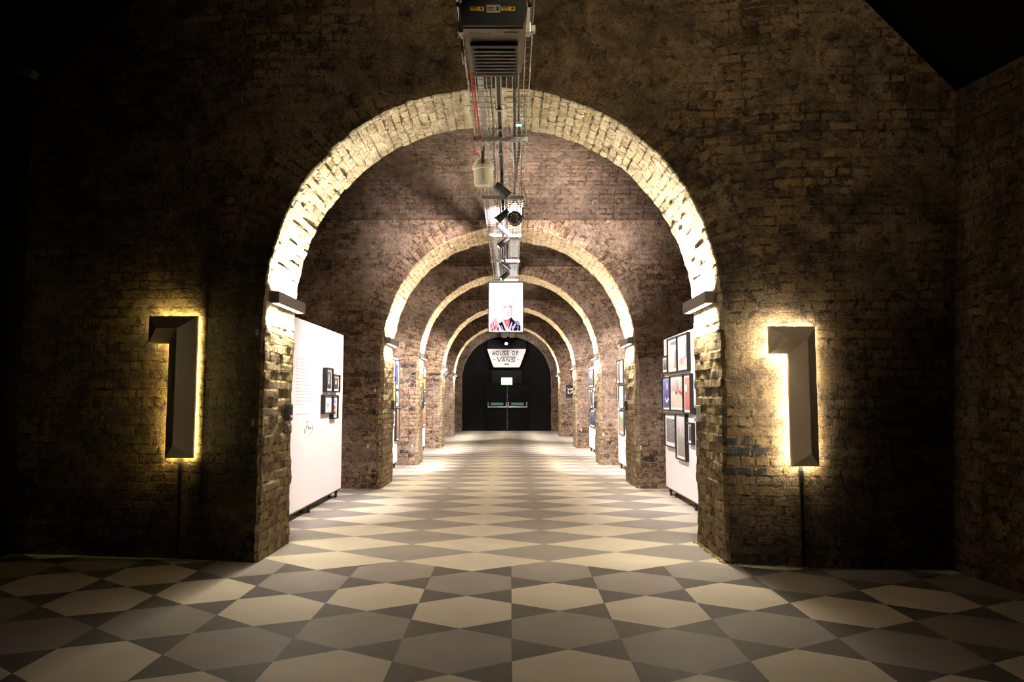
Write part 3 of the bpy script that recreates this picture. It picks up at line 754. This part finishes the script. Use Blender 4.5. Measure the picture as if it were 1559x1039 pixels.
cable('grey_cable', wavy(-.165, TZ+.010, .006, 3.1, 18, 3.7), .005, M['black_cable'], 'thin dark cable along the inner edge of the left tray')
cable('black_cable', wavy(.045, TZ+.016, .012, 3.1, 9.0, .4), .012, M['black_cable'], 'thick black cable snaking in the right tray')
cable('black_cable', wavy(.070, TZ+.018, .014, 3.1, 8.4, 2.4), .011, M['black_cable'], 'second thick black cable beside the first in the right tray')
cable('white_cable', wavy(.02, TZ+.012, .01, 6.2, 8.0, 1.1, .2), .007, M['white'], 'short white cable in the right tray near the green lamp')
for (ya, yb, lb) in ((11.1, 12.5, 'long flat metal cover in the right tray before the second arch'), (13.2, 14.5, 'flat metal cover in the right tray above the poster')):
    mb = MB(); mb.box((.06, (ya+yb)/2, TZ+.010), (.15, yb-ya, .012), bev=.002)
    for q in (.2, .42): mb.lathe((.085, ya+(yb-ya)*q, TZ+.004), (0, 0, -1), [(0, .02), (.012, .018), (.014, .008)], 12)
    tag(mb.build('tray_cover', M['galv']), lb, 'cover plate')
# lighting track
t = thing('lighting_track', 'slim black lighting track between the two wire trays', 'lighting track', (-.095, 15, TZ))
mb = MB(); 
for dx in (-.020, .020): mb.box((-.095+dx, 15.5, TZ+.005), (.010, 24.6, .036))
mb.box((-.095, 15.5, TZ+.020), (.05, 24.6, .006)); mb.build('rail', M['galv'], t)
mb = MB(); mb.box((-.095, 15.5, TZ+.008), (.028, 24.6, .020)); mb.build('channel', M['black'], t)
mb = MB()
for y in (6.0, 6.45, 7.1, 11.2): mb.box((-.095, y, TZ-.012), (.06, .03, .02), bev=.003)
mb.build('coupling', M['steel'], t)
# struts
places = {2.7: None, 4.62: 'behind the hanging equipment box', 6.66: 'under the crown of the nearest arch', 8.64: 'above the first black spotlights', 10.68: 'just before the second arch, brightly lit',
          12.7: 'at the far edge of the second arch', 14.75: 'just above the hanging poster', 20.8: None, 28.0: 'just below the poster, far along the passage'}
strut0 = None
for y, wh in places.items():
    if wh is None: continue
    lb = 'grey slotted steel strut across the trays, ' + wh
    if strut0 is None:
        t = thing('support_strut', lb, 'strut', (-.092, y, TZ-.02), 'slotted steel struts carrying the cable trays'); strut0 = t
        mb = MB(); z = TZ-.03
        mb.box((-.092, y, z-.02), (.515, .041, .003)); 
        for dy in (-.019, .019): mb.box((-.092, y+dy, z), (.515, .003, .041))
        for dy in (-.013, .013): mb.box((-.092, y+dy, z+.019), (.515, .010, .003))
        mb.build('channel', M['galv'], t)
        mb = MB()
        for k in range(9): mb.box((-.092-.22+k*.055, y, z-.0222), (.028, .012, .0012))
        mb.build('slot', M['black'], t)
        for x in (-.362+.03, .165-.03):
            mb = MB(); mb.tube([(x, y, z-.03), (x, y, 4.9)], .005, 6); mb.tube([(x, y, z-.034), (x, y, z-.024)], .011, 6)
            mb.build('hanger_rod', M['galv'], t)
    else: copy_tree(strut0, (-.092, y, TZ-.02), lb)

# ------------------------------------------------------------------ spotlights on the track
def spotlight(label):
    t = thing('track_spotlight', label, 'spotlight', (0, 0, 0), 'spotlights on the lighting track')
    d = Vector((.76, .10, -.64)).normalized(); c = Vector((.01, 0, -.165))
    mb = MB(); mb.box((0, 0, .0), (.034, .10, .05), bev=.004); mb.tube([(0, 0, -.02), (0, 0, -.08)], .010, 10); mb.lathe((0, 0, -.055), (0, 0, -1), [(0, .018), (.03, .018)], 12)
    mb.build('track_adapter', M['black'], t)
    mb = MB(); mb.tube([(0, 0, -.08), (0, .052, -.085), (c.x, .052, c.z)], .005, 6); mb.tube([(0, 0, -.08), (0, -.052, -.085), (c.x, -.052, c.z)], .005, 6)
    mb.build('yoke', M['black'], t)
    mb = MB(); mb.lathe(c - d*.10, d, [(0, .036), (.006, .042), (.06, .043), (.062, .046), (.19, .046), (.195, .044), (.195, .038), (.18, .036)], 24)
    mb.build('lamp_body', M['black'], t, smooth=False)
    mb = MB(); mb.lathe(c + d*.081, d, [(0, .036), (.004, .030), (.006, .012)], 20); mb.build('lens', M['spotlens'], t)
    return t
SP = [(7.78, 1, 'black spotlight aimed right, the nearest one under the track'), (8.90, -1, 'black spotlight with a bright lens aimed left, beside the round stage light'),
      (9.64, 1, 'spotlight aimed right at the second arch, bleached by glare'), (10.46, -1, 'spotlight aimed left just behind the white glaring strut'),
      (12.36, 1, 'black spotlight aimed right above the poster'), (13.30, -1, 'small spotlight aimed left directly above the poster')]
sp0 = None
for y, sd, lb in SP:
    if sp0 is None: sp0 = spotlight(lb); sp0.location = (-.095, y, TZ-.03)
    else: copy_tree(sp0, (-.095, y, TZ-.03), lb, 0 if sd > 0 else PI)
SPOTW = (1.0, .89, .86)
for y, sd, tg, pw in ((7.78, 1, (2.36, 9.2, 1.2), 290), (8.90, -1, (-2.49, 9.4, 1.25), 260), (9.64, 1, (2.36, 10.2, 1.3), 270), (10.46, -1, (-2.49, 10.0, 1.3), 270),
                      (12.36, 1, (2.25, 14.6, 1.5), 1250), (13.30, -1, (-2.37, 14.8, 1.5), 1250)):
    spot('spot_beam', (-.095+.01+sd*.145, y+sd*.015, TZ-.03-.165-.075), tg, pw, SPOTW, 62, .7, .03)
for i, (y, tg, pw) in enumerate(((17.5, (2.2, 19.8, 1.5), 1350), (18.3, (-2.4, 20.2, 1.5), 1350), (23.5, (2.4, 26.2, 1.3), 900), (24.3, (-2.4, 26.2, 1.3), 900), (29.6, (-.1, 30.8, 0), 220))):
    spot('spot_beam', (-.05, y, TZ-.2), tg, pw, SPOTW, 75, .8, .05)

# round black stage light
t = thing('stage_light', 'round black stage light hanging under the right tray, facing away', 'stage light', (.055, 8.83, 3.66))
c = Vector((.055, 8.83, 3.66)); d = Vector((.05, .93, .12)).normalized()
mb = MB(); mb.lathe(c - d*.13, d, [(0, .02), (.004, .055), (.03, .078), (.10, .082), (.13, .092), (.17, .092), (.172, .082)], 28); mb.build('can', M['black'], t)
mb = MB(); mb.lathe(c + d*.043, d, [(0, .080), (.002, .04)], 24); mb.build('lens', M['spotlens'], t)
mb = MB(); mb.tube([c + Vector((-.098, 0, 0)), c + Vector((-.1, 0, .12)), c + Vector((0, 0, .232)), c + Vector((.1, 0, .12)), c + Vector((.098, 0, 0))], .007, 8); mb.build('yoke', M['black'], t)
for sx in (-1, 1):
    mb = MB(); mb.lathe(c + Vector((sx*.086, 0, 0)), (sx, 0, 0), [(0, .014), (.025, .016), (.03, .012)], 12); mb.build('knob', M['steel'], t)
mb = MB()
for a in range(7): 
    q = c - d*.126 + Matrix.Rotation(a*2*PI/7, 3, d) @ Vector((.045, 0, 0)); mb.lathe(q, -d, [(0, .006), (.006, .005)], 8)
mb.build('screw', M['steel'], t)
cable('black_cable', [(.06, 8.72, 3.72), (.10, 8.66, 3.80), (.17, 8.60, 3.82), (.20, 8.55, 3.72), (.19, 8.5, 3.85), (.15, 8.4, 3.93)], .005, M['black_cable'], 'black lead looping from the round stage light to the right tray')
spot('stage_beam', c + d*.07, (.05, 13.0, 4.35), 750, (1.0, .86, .81), 96, .9, .05)

# cream canister lamp
t = thing('canister_lamp', 'cream canister lamp hanging on a brown strap under the nearest arch', 'lamp', (-.27, 6.95, 3.6))
c = Vector((-.262, 6.93, 3.57)); ax = Vector((.03, .10, -1)).normalized()
mb = MB(); mb.lathe(c - ax*.19, ax, [(0, .04), (.01, .078), (.04, .092), (.06, .093)], 28); mb.build('cap', M['cream_pl'], t)
mb = MB(); mb.lathe(c - ax*.13, ax, [(0, .104), (.035, .106), (.04, .097), (.19, .092), (.20, .088), (.20, .076), (.19, .074)], 32); mb.build('shell', M['cream_pl'], t)
mb = MB(); mb.lathe(c + ax*.056, ax, [(0, .070), (.003, .06)], 24); mb.build('lens', M['ink'], t)
mb = MB(); mb.box(c - ax*.16 + Vector((0, -.094, .02)), (.030, .004, .13), bev=.001); mb.box(c - ax*.16 + Vector((0, -.045, .09)), (.030, .10, .004)); mb.tube([c - ax*.2, c + Vector((0, 0, .33))], .012, 8)
mb.build('strap', M['brown_strap'], t)
mb = MB()
for z in (.055, .03, .0): mb.box(c + Vector((-.0, -.0975, z-.03)), (.010, .002, .012))
mb.build('vent_mark', M['ink'], t)
# green emergency lamp clipped on the right tray
t = thing('emergency_lamp', 'tiny green-lit lamp clipped under the right tray at the nearest arch', 'lamp', (.075, 6.3, 3.87))
mb = MB(); mb.box((.075, 6.3, 3.880), (.055, .03, .02), bev=.004); mb.build('housing', M['white'], t)
mb = MB(); mb.box((.075, 6.298, 3.867), (.045, .024, .008), bev=.002); mb.build('lens', M['emerg'], t)
mb = MB(); mb.tube([(.10, 6.3, 3.885), (.16, 6.22, 3.93)], .004, 6); mb.build('clip', M['steel'], t)

# ------------------------------------------------------------------ hanging equipment box
t = thing('equipment_box', 'beige and black equipment box with yellow stickers and a louvred vent, under the trays', 'equipment box', (-.10, 4.2, 3.72))
yf = 3.98; xc = -.098; zb = 3.545
def Z(x): return x
mb = MB()
top = [(xc-.155, 3.755), (xc+.155, 3.755), (xc+.195, 3.66), (xc+.172, zb+.005), (xc-.172, zb+.005), (xc-.195, 3.66)]
mb.prism(top, yf-.012, yf+.02); mb.build('front_plate', M['black'], t)
mb = MB()
sec = lambda y, k: [(xc-.155*k, y, 3.755), (xc+.155*k, y, 3.755), (xc+.195*k, y, 3.66), (xc+.175*k, y, zb), (xc-.175*k, y, zb), (xc-.195*k, y, 3.66)]
A, B = sec(yf+.02, 1), sec(4.62, .98)
B = [(x, y, z+.03) for x, y, z in B]
mb.add(A+B, [tuple(range(6)), tuple(range(11, 5, -1))] + [(i, 6+i, 6+(i+1) % 6, (i+1) % 6) for i in range(6)]); mb.build('casing', M['beige'], t)
# underside helper: point on the sloping underside
def und(x, y, o=.002): return (x, y, zb + (y-yf-.02)/(4.62-yf-.02)*.03 - o)
def uquad(mb, x0, x1, y0, y1, o, mi=0): mb.face([und(x0, y0, o), und(x1, y0, o), und(x1, y1, o), und(x0, y1, o)], mi=mi)
mb = MB(); mb.box((xc, 4.385, zb+.005), (.285, .43, .03), bev=.004)
g2 = mb.build('vent_frame', M['black'], t)
for k in range(8):
    mb = MB(); mb.box((xc+.004, 4.235+k*.046, zb-.020), (.255, .026, .004), rot=Matrix.Rotation(.12, 3, 'X')); mb.build('louvre', M['louvre'], t)
mb = MB(); mb.box((xc, 4.18, zb-.012), (.285, .035, .014), bev=.003); mb.build('vent_lip', M['black'], t)
mb = MB(); uquad(mb, xc-.148, xc-.02, 4.050, 4.066, .0015); mb.build('maker_strip', M['white_ink'], t)
mb = MB(); x = xc-.145
while x < xc-.03:
    w = random.uniform(.008, .02); uquad(mb, x, x+w, 4.053, 4.063, .0025); x += w+.004
uquad(mb, xc+.06, xc+.14, 4.036, 4.046, .002)
for dx in (-.125, 0, .125): mb.lathe(und(xc+dx, 4.135, .0), (0, 0, -1), [(0, .004), (.003, .003)], 8)
mb.build('marking', M['ink'], t)
ypl = yf-.014
for x, w, m, h in ((-.105, .080, 'yellow', .026), (-.012, .078, 'grey_lab', .048), (.072, .080, 'yellow', .026)):
    mb = MB(); mb.box((xc+x+.012, ypl, 3.645), (w, .003, h)); 
    for k in range(3): mb.box((xc+x-.004, ypl-.002, 3.645-.008+k*.008), (w*.5, .001, .003), 1)
    mb.box((xc+x+.012+w*.32, ypl-.002, 3.647), (w*.16, .001, h*.5), 1)
    mb.build('sticker', [M[m], M['ink']], t)
for sx in (-1, 1):
    mb = MB(); mb.box((xc+sx*.205, 4.30, 3.70), (.035, .06, .07), bev=.004); mb.box((xc+sx*.205, 4.30, 3.79), (.03, .005, .14)); mb.build('side_bracket', M['galv'], t)
    mb = MB(); mb.lathe((xc+sx*.197, 4.0, 3.69), (sx, 0, 0), [(0, .014), (.02, .014), (.022, .008)], 12); mb.build('knob', M['black'], t)
mb = MB(); mb.box((xc-.206, 4.45, 3.63), (.012, .17, .09), bev=.004); mb.build('side_tag', M['white'], t)
mb = MB(); mb.tube([(xc-.19, 4.42, 3.64), (xc-.24, 4.40, 3.645), (xc-.262, 4.40, 3.635), (xc-.24, 4.40, 3.628), (xc-.20, 4.42, 3.625)], .004, 6); mb.build('wire_loop', M['grey_cable'], t)
cable('black_cable', [(.15, 3.5, 3.93), (.19, 3.75, 3.93), (.20, 3.95, 3.85), (.175, 4.05, 3.78), (.14, 4.05, 3.76)], .008, M['black_cable'], 'black power lead curving from the right tray to the equipment box')

# ------------------------------------------------------------------ hanging poster light box
t = thing('hanging_lightbox', 'glowing white poster of a bare-headed person in a plaid shirt, hung on two wires', 'lightbox', (-.095, 14.95, 2.8))
x0, x1, z0, z1 = -.462, .272, 2.795, 3.855; y = 14.9
mb = MB()
rl = .018
for xa in (x0+rl/2, x1-rl/2): mb.box((xa, y+.04, (z0+z1)/2), (rl, .08, z1-z0), bev=.003)
for za in (z0+rl/2, z1-rl/2): mb.box(((x0+x1)/2, y+.04, za), (x1-x0-2*rl, .08, rl), bev=.003)
mb.build('frame', M['black'], t)
mb = MB(); mb.box(((x0+x1)/2, y+.062, (z0+z1)/2), (x1-x0-2*rl, .03, z1-z0-2*rl)); mb.build('back', M['white'], t)
mb = MB(); mb.face([(x0+rl, y+.012, z0+rl), (x1-rl, y+.012, z0+rl), (x1-rl, y+.012, z1-rl), (x0+rl, y+.012, z1-rl)])
mb.build('border', em('lit_white_acrylic', (1.0, .985, 1.0), 1.5), t)
ems = [em('print_white', (1.0, .99, .99), 2.2), em('print_blush', (1.0, .56, .60), 1.05), em('print_rose', (1.0, .20, .28), .85), em('print_skin', (1.0, .36, .36), .85),
       em('print_dark', (.035, .02, .05), .6), em('print_violet', (.30, .22, .52), .8), em('print_lilac', (.85, .72, .95), 1.0), em('print_yellow', (1.0, 1.0, .70), 1.3), em('print_red', (.75, .10, .14), .7)]
mb = MB()
def pp(px, py, k): return (x0 + (px-65)/640*(x1-x0), y+.011-.0004*k, z0 + (970-py)/915*(z1-z0))
def shp(k, mi, pts): mb.face([pp(a, b, k) for a, b in pts], mi=mi)
shp(0, 0, [(98, 90), (662, 90), (662, 938), (98, 938)])
def ell(cx, cy, rx, ry, n=18): return [(cx+rx*math.cos(2*PI*i/n), cy+ry*math.sin(2*PI*i/n)) for i in range(n)]
shp(1, 7, [(100, 470), (160, 480), (155, 600), (100, 600)])
shp(1, 1, [(100, 800), (150, 740), (200, 700), (260, 800), (270, 938), (98, 938)])
shp(2, 3, [(320, 680), (345, 735), (420, 745), (460, 700), (455, 800), (440, 900), (425, 938), (395, 938), (370, 820), (330, 740)])
shp(3, 2, [(345, 720), (400, 738), (455, 705), (450, 760), (385, 770)])
shp(3, 0, ell(425, 560, 105, 165))
shp(4, 1, ell(438, 590, 75, 120)); shp(5, 0, ell(415, 600, 62, 112))
shp(5, 2, [(322, 488), (398, 486), (402, 500), (330, 502)]); shp(5, 2, [(436, 490), (506, 484), (508, 500), (440, 504)])
shp(6, 1, ell(375, 518, 26, 15)); shp(6, 1, ell(476, 520, 28, 18)); shp(6, 8, ell(492, 497, 14, 6)); shp(7, 2, ell(378, 516, 9, 6)); shp(7, 2, ell(474, 516, 9, 6))
shp(6, 1, [(425, 520), (440, 590), (462, 605), (440, 618), (412, 612)]); shp(6, 1, [(355, 570), (375, 560), (368, 600), (352, 600)])
shp(7, 2, ell(440, 604, 18, 8)); shp(6, 2, [(376, 636), (420, 642), (458, 628), (448, 650), (415, 656), (385, 650)]); shp(7, 8, ell(440, 640, 14, 6))
shp(6, 1, [(370, 665), (440, 670), (425, 690), (385, 688)]); shp(6, 2, ell(405, 676, 20, 8))
shp(6, 1, [(520, 375), (545, 375), (545, 440), (520, 460)]); shp(6, 1, [(490, 390), (500, 390), (500, 440), (490, 440)]); shp(6, 1, ell(540, 530, 7, 26))
# plaid shirt
shp(4, 4, [(250, 810), (318, 768), (345, 830), (392, 938), (320, 938), (285, 860)])
shp(5, 6, [(320, 775), (350, 768), (365, 830), (345, 832)]); shp(5, 6, [(300, 850), (312, 845), (350, 938), (335, 938)])
shp(4, 4, [(455, 720), (484, 686), (530, 750), (560, 800), (655, 840), (655, 938), (480, 938), (430, 900), (452, 800)])
shp(5, 6, [(440, 890), (490, 780), (505, 790), (470, 938), (455, 938)]); shp(5, 5, [(530, 750), (600, 755), (650, 810), (600, 850), (550, 800)])
shp(6, 6, [(560, 765), (575, 762), (640, 830), (628, 838)]); shp(6, 6, [(500, 870), (560, 800), (570, 815), (515, 938), (498, 938)]); shp(6, 5, [(540, 860), (600, 870), (600, 885), (540, 875)])
shp(6, 8, [(585, 850), (612, 846), (608, 866), (588, 870)]); shp(6, 6, [(590, 938), (610, 860), (618, 860), (604, 938)])
for (a, b, w, m) in ((105, 830, 22, 5), (150, 800, 14, 8), (175, 860, 20, 4), (130, 900, 30, 2), (225, 880, 24, 8), (200, 830, 12, 5), (248, 900, 14, 4)):
    shp(4, m, [(a, b), (a+w, b-12), (a+w+4, b+46), (a+4, b+52)])
shp(7, 0, [(395, 905), (412, 860), (438, 915), (430, 938), (405, 938)])
tag(mb.build('portrait_print', ems, t, fixn=False), 'overexposed pink and violet portrait')
for xa, xb in ((x0+.05, x0+.07), (x1-.05, x1-.09)):
    mb = MB(); mb.tube([(xa, y+.04, z1), (xb, y-.1, TZ-.03)], .004, 6); mb.build('hanging_wire', M['wire'], t)

# ------------------------------------------------------------------ end wall: doors, shutter, signs
YD = 32.6
mb = MB(); mb.box((-.16, YD-.05, 2.5), (1.40, .10, .74), bev=.004)
for k in range(8): mb.box((-.16, YD-.104, 2.18+k*.085), (1.36, .02, .07), bev=.006)
struct(mb.build('trim_shutter', M['shutter']))
mb = MB(); mb.box((-.16, YD-.04, 3.78), (1.75, .08, .62), bev=.004); struct(mb.build('trim_fascia', M['shutter']))
door = bpy.data.objects.new('door_1', None); COL.objects.link(door); door.location = (-.14, YD, 0); struct(door)
tag(door, 'black double door with two steel push bars at the far end', None)
mb = MB()
for x in (-1.08, .80): mb.box((x, YD-.045, 1.06), (.07, .09, 2.12), bev=.004)
mb.box((-.14, YD-.045, 2.13), (1.95, .09, .06), bev=.004); mb.build('door_frame', M['door'], door)
for (xa, xb) in ((-1.045, -.150), (-.132, .765)):
    mb = MB(); mb.box(((xa+xb)/2, YD-.03, 1.05), (xb-xa, .05, 2.08), bev=.004); leaf = mb.build('door_leaf', M['door'], door)
    mb = MB(); yb_ = YD-.10; a, b = xa+.05, xb-.03
    mb.tube([(a, yb_, 1.065), (b, yb_, 1.065)], .020, 10)
    for q in (a, b): mb.box((q, YD-.075, 1.16), (.04, .05, .24), bev=.006); mb.tube([(q, YD-.06, 1.065), (q, yb_, 1.065)], .018, 8)
    mb.build('push_bar', M['steel'], leaf)
    mb = MB(); c_ = (xa+xb)/2; mb.box((c_, YD-.058, 1.20), (.57, .004, .13), 0)
    add_text(mb, 'Push bar to open', c_-.26, 1.165, .52, .075, YD-.0605, 1, shear=.2)
    tag(mb.build('push_sign', [M['teal'], M['white_ink']], leaf, fixn=False), 'teal strip with white lettering')
mb = MB(); mb.tube([(-.141, YD-.075, .05), (-.141, YD-.075, 2.08)], .010, 8)
for z in (.35, .75, 1.1, 1.6): mb.box((-.141, YD-.075, z), (.035, .03, .05), bev=.004)
mb.build('shoot_bolt', M['steel'], door)

t = thing('exit_sign', 'glowing green and white exit sign above the black double doors', 'sign', (-.16, YD-.16, 2.2))
mb = MB(); mb.box((-.16, YD-.14, 2.22), (.50, .05, .33), bev=.01); mb.build('casing', M['exit_rim'], t)
mb = MB(); mb.box((-.16, YD-.168, 2.22), (.45, .006, .28), bev=.002); mb.build('lit_face', M['exit'], t)

t = thing('hanging_sign', 'white tapered sign reading House of Vans above the doors', 'sign', (-.165, YD-.3, 2.85))
mb = MB(); yS = 32.2
pol = [(-1.01, 3.65), (.68, 3.65), (.70, 3.62), (.43, 2.88), (.38, 2.835), (-.72, 2.835), (-.77, 2.88), (-1.03, 3.62)]
mb.prism(pol, yS, yS+.05); mb.build('board', M['white'], t)
mb = MB(); yT = yS-.004
HX = [('H', -.80, .125), ('O', -.655, .145), ('U', -.47, .12), ('S', -.325, .125), ('E', -.165, .105), ('O', .07, .145), ('F', .265, .10)]
for ch, x, w in HX: add_text(mb, ch, x, 3.36 if ch != 'H' else 3.345, w, .215, yT, 0, bold=.022)
def stroke(pts, w):
    for (ax, az), (bx, bz) in zip(pts, pts[1:]):
        d = Vector((bx-ax, bz-az)); d.normalize(); nx, nz = -d.y*w*.72, d.x*w*.72
        mb.face([(ax+nx, yT, az+nz), (bx+nx, yT, bz+nz), (bx-nx, yT, bz-nz), (ax-nx, yT, az-nz)])
stroke([(-.585, 3.29), (-.505, 3.08), (-.385, 3.29), (.245, 3.29)], .026)
stroke([(-.385, 3.075), (-.29, 3.25), (-.245, 3.075)], .024); stroke([(-.35, 3.135), (-.26, 3.135)], .02)
stroke([(-.195, 3.075), (-.155, 3.25), (-.055, 3.08), (-.01, 3.25)], .024)
stroke([(.225, 3.235), (.07, 3.235), (.055, 3.165), (.19, 3.165), (.17, 3.085), (.01, 3.085)], .026)
for x in (-.72, .335): stroke([(x-.04, 3.175), (x+.04, 3.175)], .02)
stroke([(-.265, 2.965), (-.20, 2.98), (-.14, 2.98), (-.065, 2.965)], .038)
mb.build('lettering', M['ink'], t, fixn=False)
for x in (-.75, .42):
    mb = MB(); mb.tube([(x, yS+.025, 3.6), (x, yS+.025, 3.98)], .006, 6); mb.build('hanging_rod', M['black'], t)

# lamp over that sign
t = thing('bare_spotlight', 'small dazzling spotlight hanging above the House of Vans sign', 'spotlight', (-.17, 30.4, 3.7))
c = Vector((-.172, 30.4, 3.745))
mb = MB(); mb.tube([(c.x, c.y, 3.86), (c.x, c.y+.02, 3.80)], .012, 8); mb.lathe(c + Vector((0, .06, .02)), Vector((0, -1, -.25)).normalized(), [(0, .03), (.01, .055), (.05, .058)], 16); mb.build('lamp_body', M['black'], t)
mb = MB(); mb.lathe(c + Vector((0, .008, .004)), Vector((0, -1, -.25)).normalized(), [(0, .052), (.01, .045), (.016, .02)], 16); mb.build('lens', glow('dazzling_lens', (1, .96, .94), 60), t)
spot('sign_beam', (-.172, 30.25, 3.72), (-.2, 32.4, 2.9), 120, (1, .94, .9), 120, .8, .04)

t = thing('wall_sign', 'small black sign with white letters on the brick behind the fourth right pier', 'sign', (2.4, 27.58, 1.73))
mb = MB(); mb.box((2.41, 27.575, 1.73), (.58, .03, .47), bev=.004); mb.build('board', M['black'], t)
mb = MB(); add_text(mb, 'VANS', 2.16, 1.755, .47, .085, 27.557, bold=.02); add_text(mb, 'LAB', 2.185, 1.635, .36, .085, 27.557, bold=.02); mb.build('lettering', M['white_ink'], t, fixn=False)

# small boxes and tags on the piers
def jamb_box(x, y, z, sd, m, label):
    t = thing('wall_box', label, 'wall box', (x, y, z), 'small boxes fixed inside the piers')
    mb = MB(); mb.box((x-sd*.022, y, z), (.045, .10, .16), bev=.006); mb.build('casing', M[m], t)
    mb = MB(); mb.box((x-sd*.046, y, z+.02), (.004, .07, .07), bev=.001); mb.build('front_panel', M['ink'], t)
    mb = MB(); mb.lathe((x-sd*.045, y, z-.045), (-sd, 0, 0), [(0, .012), (.006, .011)], 10); mb.build('button', M['steel'], t)
    return t
jamb_box(-2.19, 7.12, 1.29, -1, 'black', 'small black box on the nearest left pier beside the signature panel')
jamb_box(1.86, 7.13, 1.28, 1, 'galv', 'small grey metal box on the nearest right pier')
jamb_box(-2.045, 12.5, 1.32, -1, 'black', 'small black box on the second left pier')
jamb_box(2.005, 12.45, 1.31, 1, 'black', 'small black box on the second right pier')
jamb_box(-1.995, 16.4, 1.29, -1, 'black', 'small black box on the third left pier')
jamb_box(1.935, 16.45, 1.29, 1, 'black', 'small black box on the third right pier')
def paper_tag(x, y, z, w, h, label):
    mb = MB(); mb.box((x, y-.004, z), (w, .006, h), rot=Matrix.Rotation(random.uniform(-.06, .06), 3, 'Y'), bev=.001)
    return tag(mb.build('paper_tag', M['tag']), label, 'tag', 'white tags on the piers')
paper_tag(-2.262, front_y(-2.26)-.004, 2.015, .024, .055, 'white tag on dark bricks high on the nearest left pier')
paper_tag(-2.275, front_y(-2.27)-.004, 1.215, .024, .06, 'white tag on dark bricks halfway up the nearest left pier')
for x, y, z, lb in ((-2.17, 11.62, 1.56, 'tiny white tag high on the second left pier'), (-2.27, 11.62, .67, 'tiny white tag low on the second left pier'), (2.08, 11.62, .65, 'tiny white tag low on the second right pier'),
                    (-2.12, 15.75, .41, 'tiny white tag low on the third left pier'), (2.01, 15.75, .66, 'tiny white tag on the third right pier'), (-2.09, 21.19, .98, 'tiny white tag on the fourth left pier'), (2.07, 21.19, .53, 'tiny white tag low on the fourth right pier')):
    paper_tag(x, y+.009, z, .03, .06, lb)
# brackets and black loudspeaker at the fourth left pier
t = thing('loudspeaker', 'black loudspeaker on a bracket beside the fourth left pier light', 'loudspeaker', (-1.92, 21.75, 2.1))
mb = MB(); mb.prism([(-2.0, 2.22), (-1.83, 2.20), (-1.97, 2.03)], 21.6, 21.85); mb.build('cabinet', M['black'], t)
mb = MB(); mb.box((-1.93, 21.72, 2.26), (.12, .06, .02)); mb.tube([(-2.0, 21.72, 2.30), (-1.86, 21.72, 2.24), (-1.9, 21.72, 2.2)], .012, 8); mb.build('bracket', M['black'], t)

# ------------------------------------------------------------------ light in the front room
spot('front_room_spot', (1.6, 1.4, 4.9), (.95, 6.4, 4.5), 195, (1.0, .80, .54), 84, 1.0, .15)
spot('front_room_spot', (-.5, 1.2, 4.6), (.0, 3.6, 0), 40, (1.0, .86, .66), 62, 1.0, .15)

w = bpy.data.worlds.new('World'); SC.world = w; w.use_nodes = True
w.node_tree.nodes['Background'].inputs[0].default_value = (1, .85, .6, 1); w.node_tree.nodes['Background'].inputs[1].default_value = .0015

# ------------------------------------------------------------------ camera
cam = bpy.data.cameras.new('Camera'); co = bpy.data.objects.new('Camera', cam); COL.objects.link(co)
cam.sensor_width = 36; cam.lens = 36*1100/1559; cam.clip_start = .05
co.location = (0, 0, 1.42)
pitch = math.atan(88.5/1100); yaw = -math.atan(2.5/1100)
co.rotation_euler = (PI/2 + pitch, 0, yaw)
SC.camera = co
SC.view_settings.view_transform = 'Standard'; SC.view_settings.look = 'None'; SC.view_settings.gamma = 1; SC.view_settings.use_curve_mapping = False
SC.view_settings.exposure = 0.9
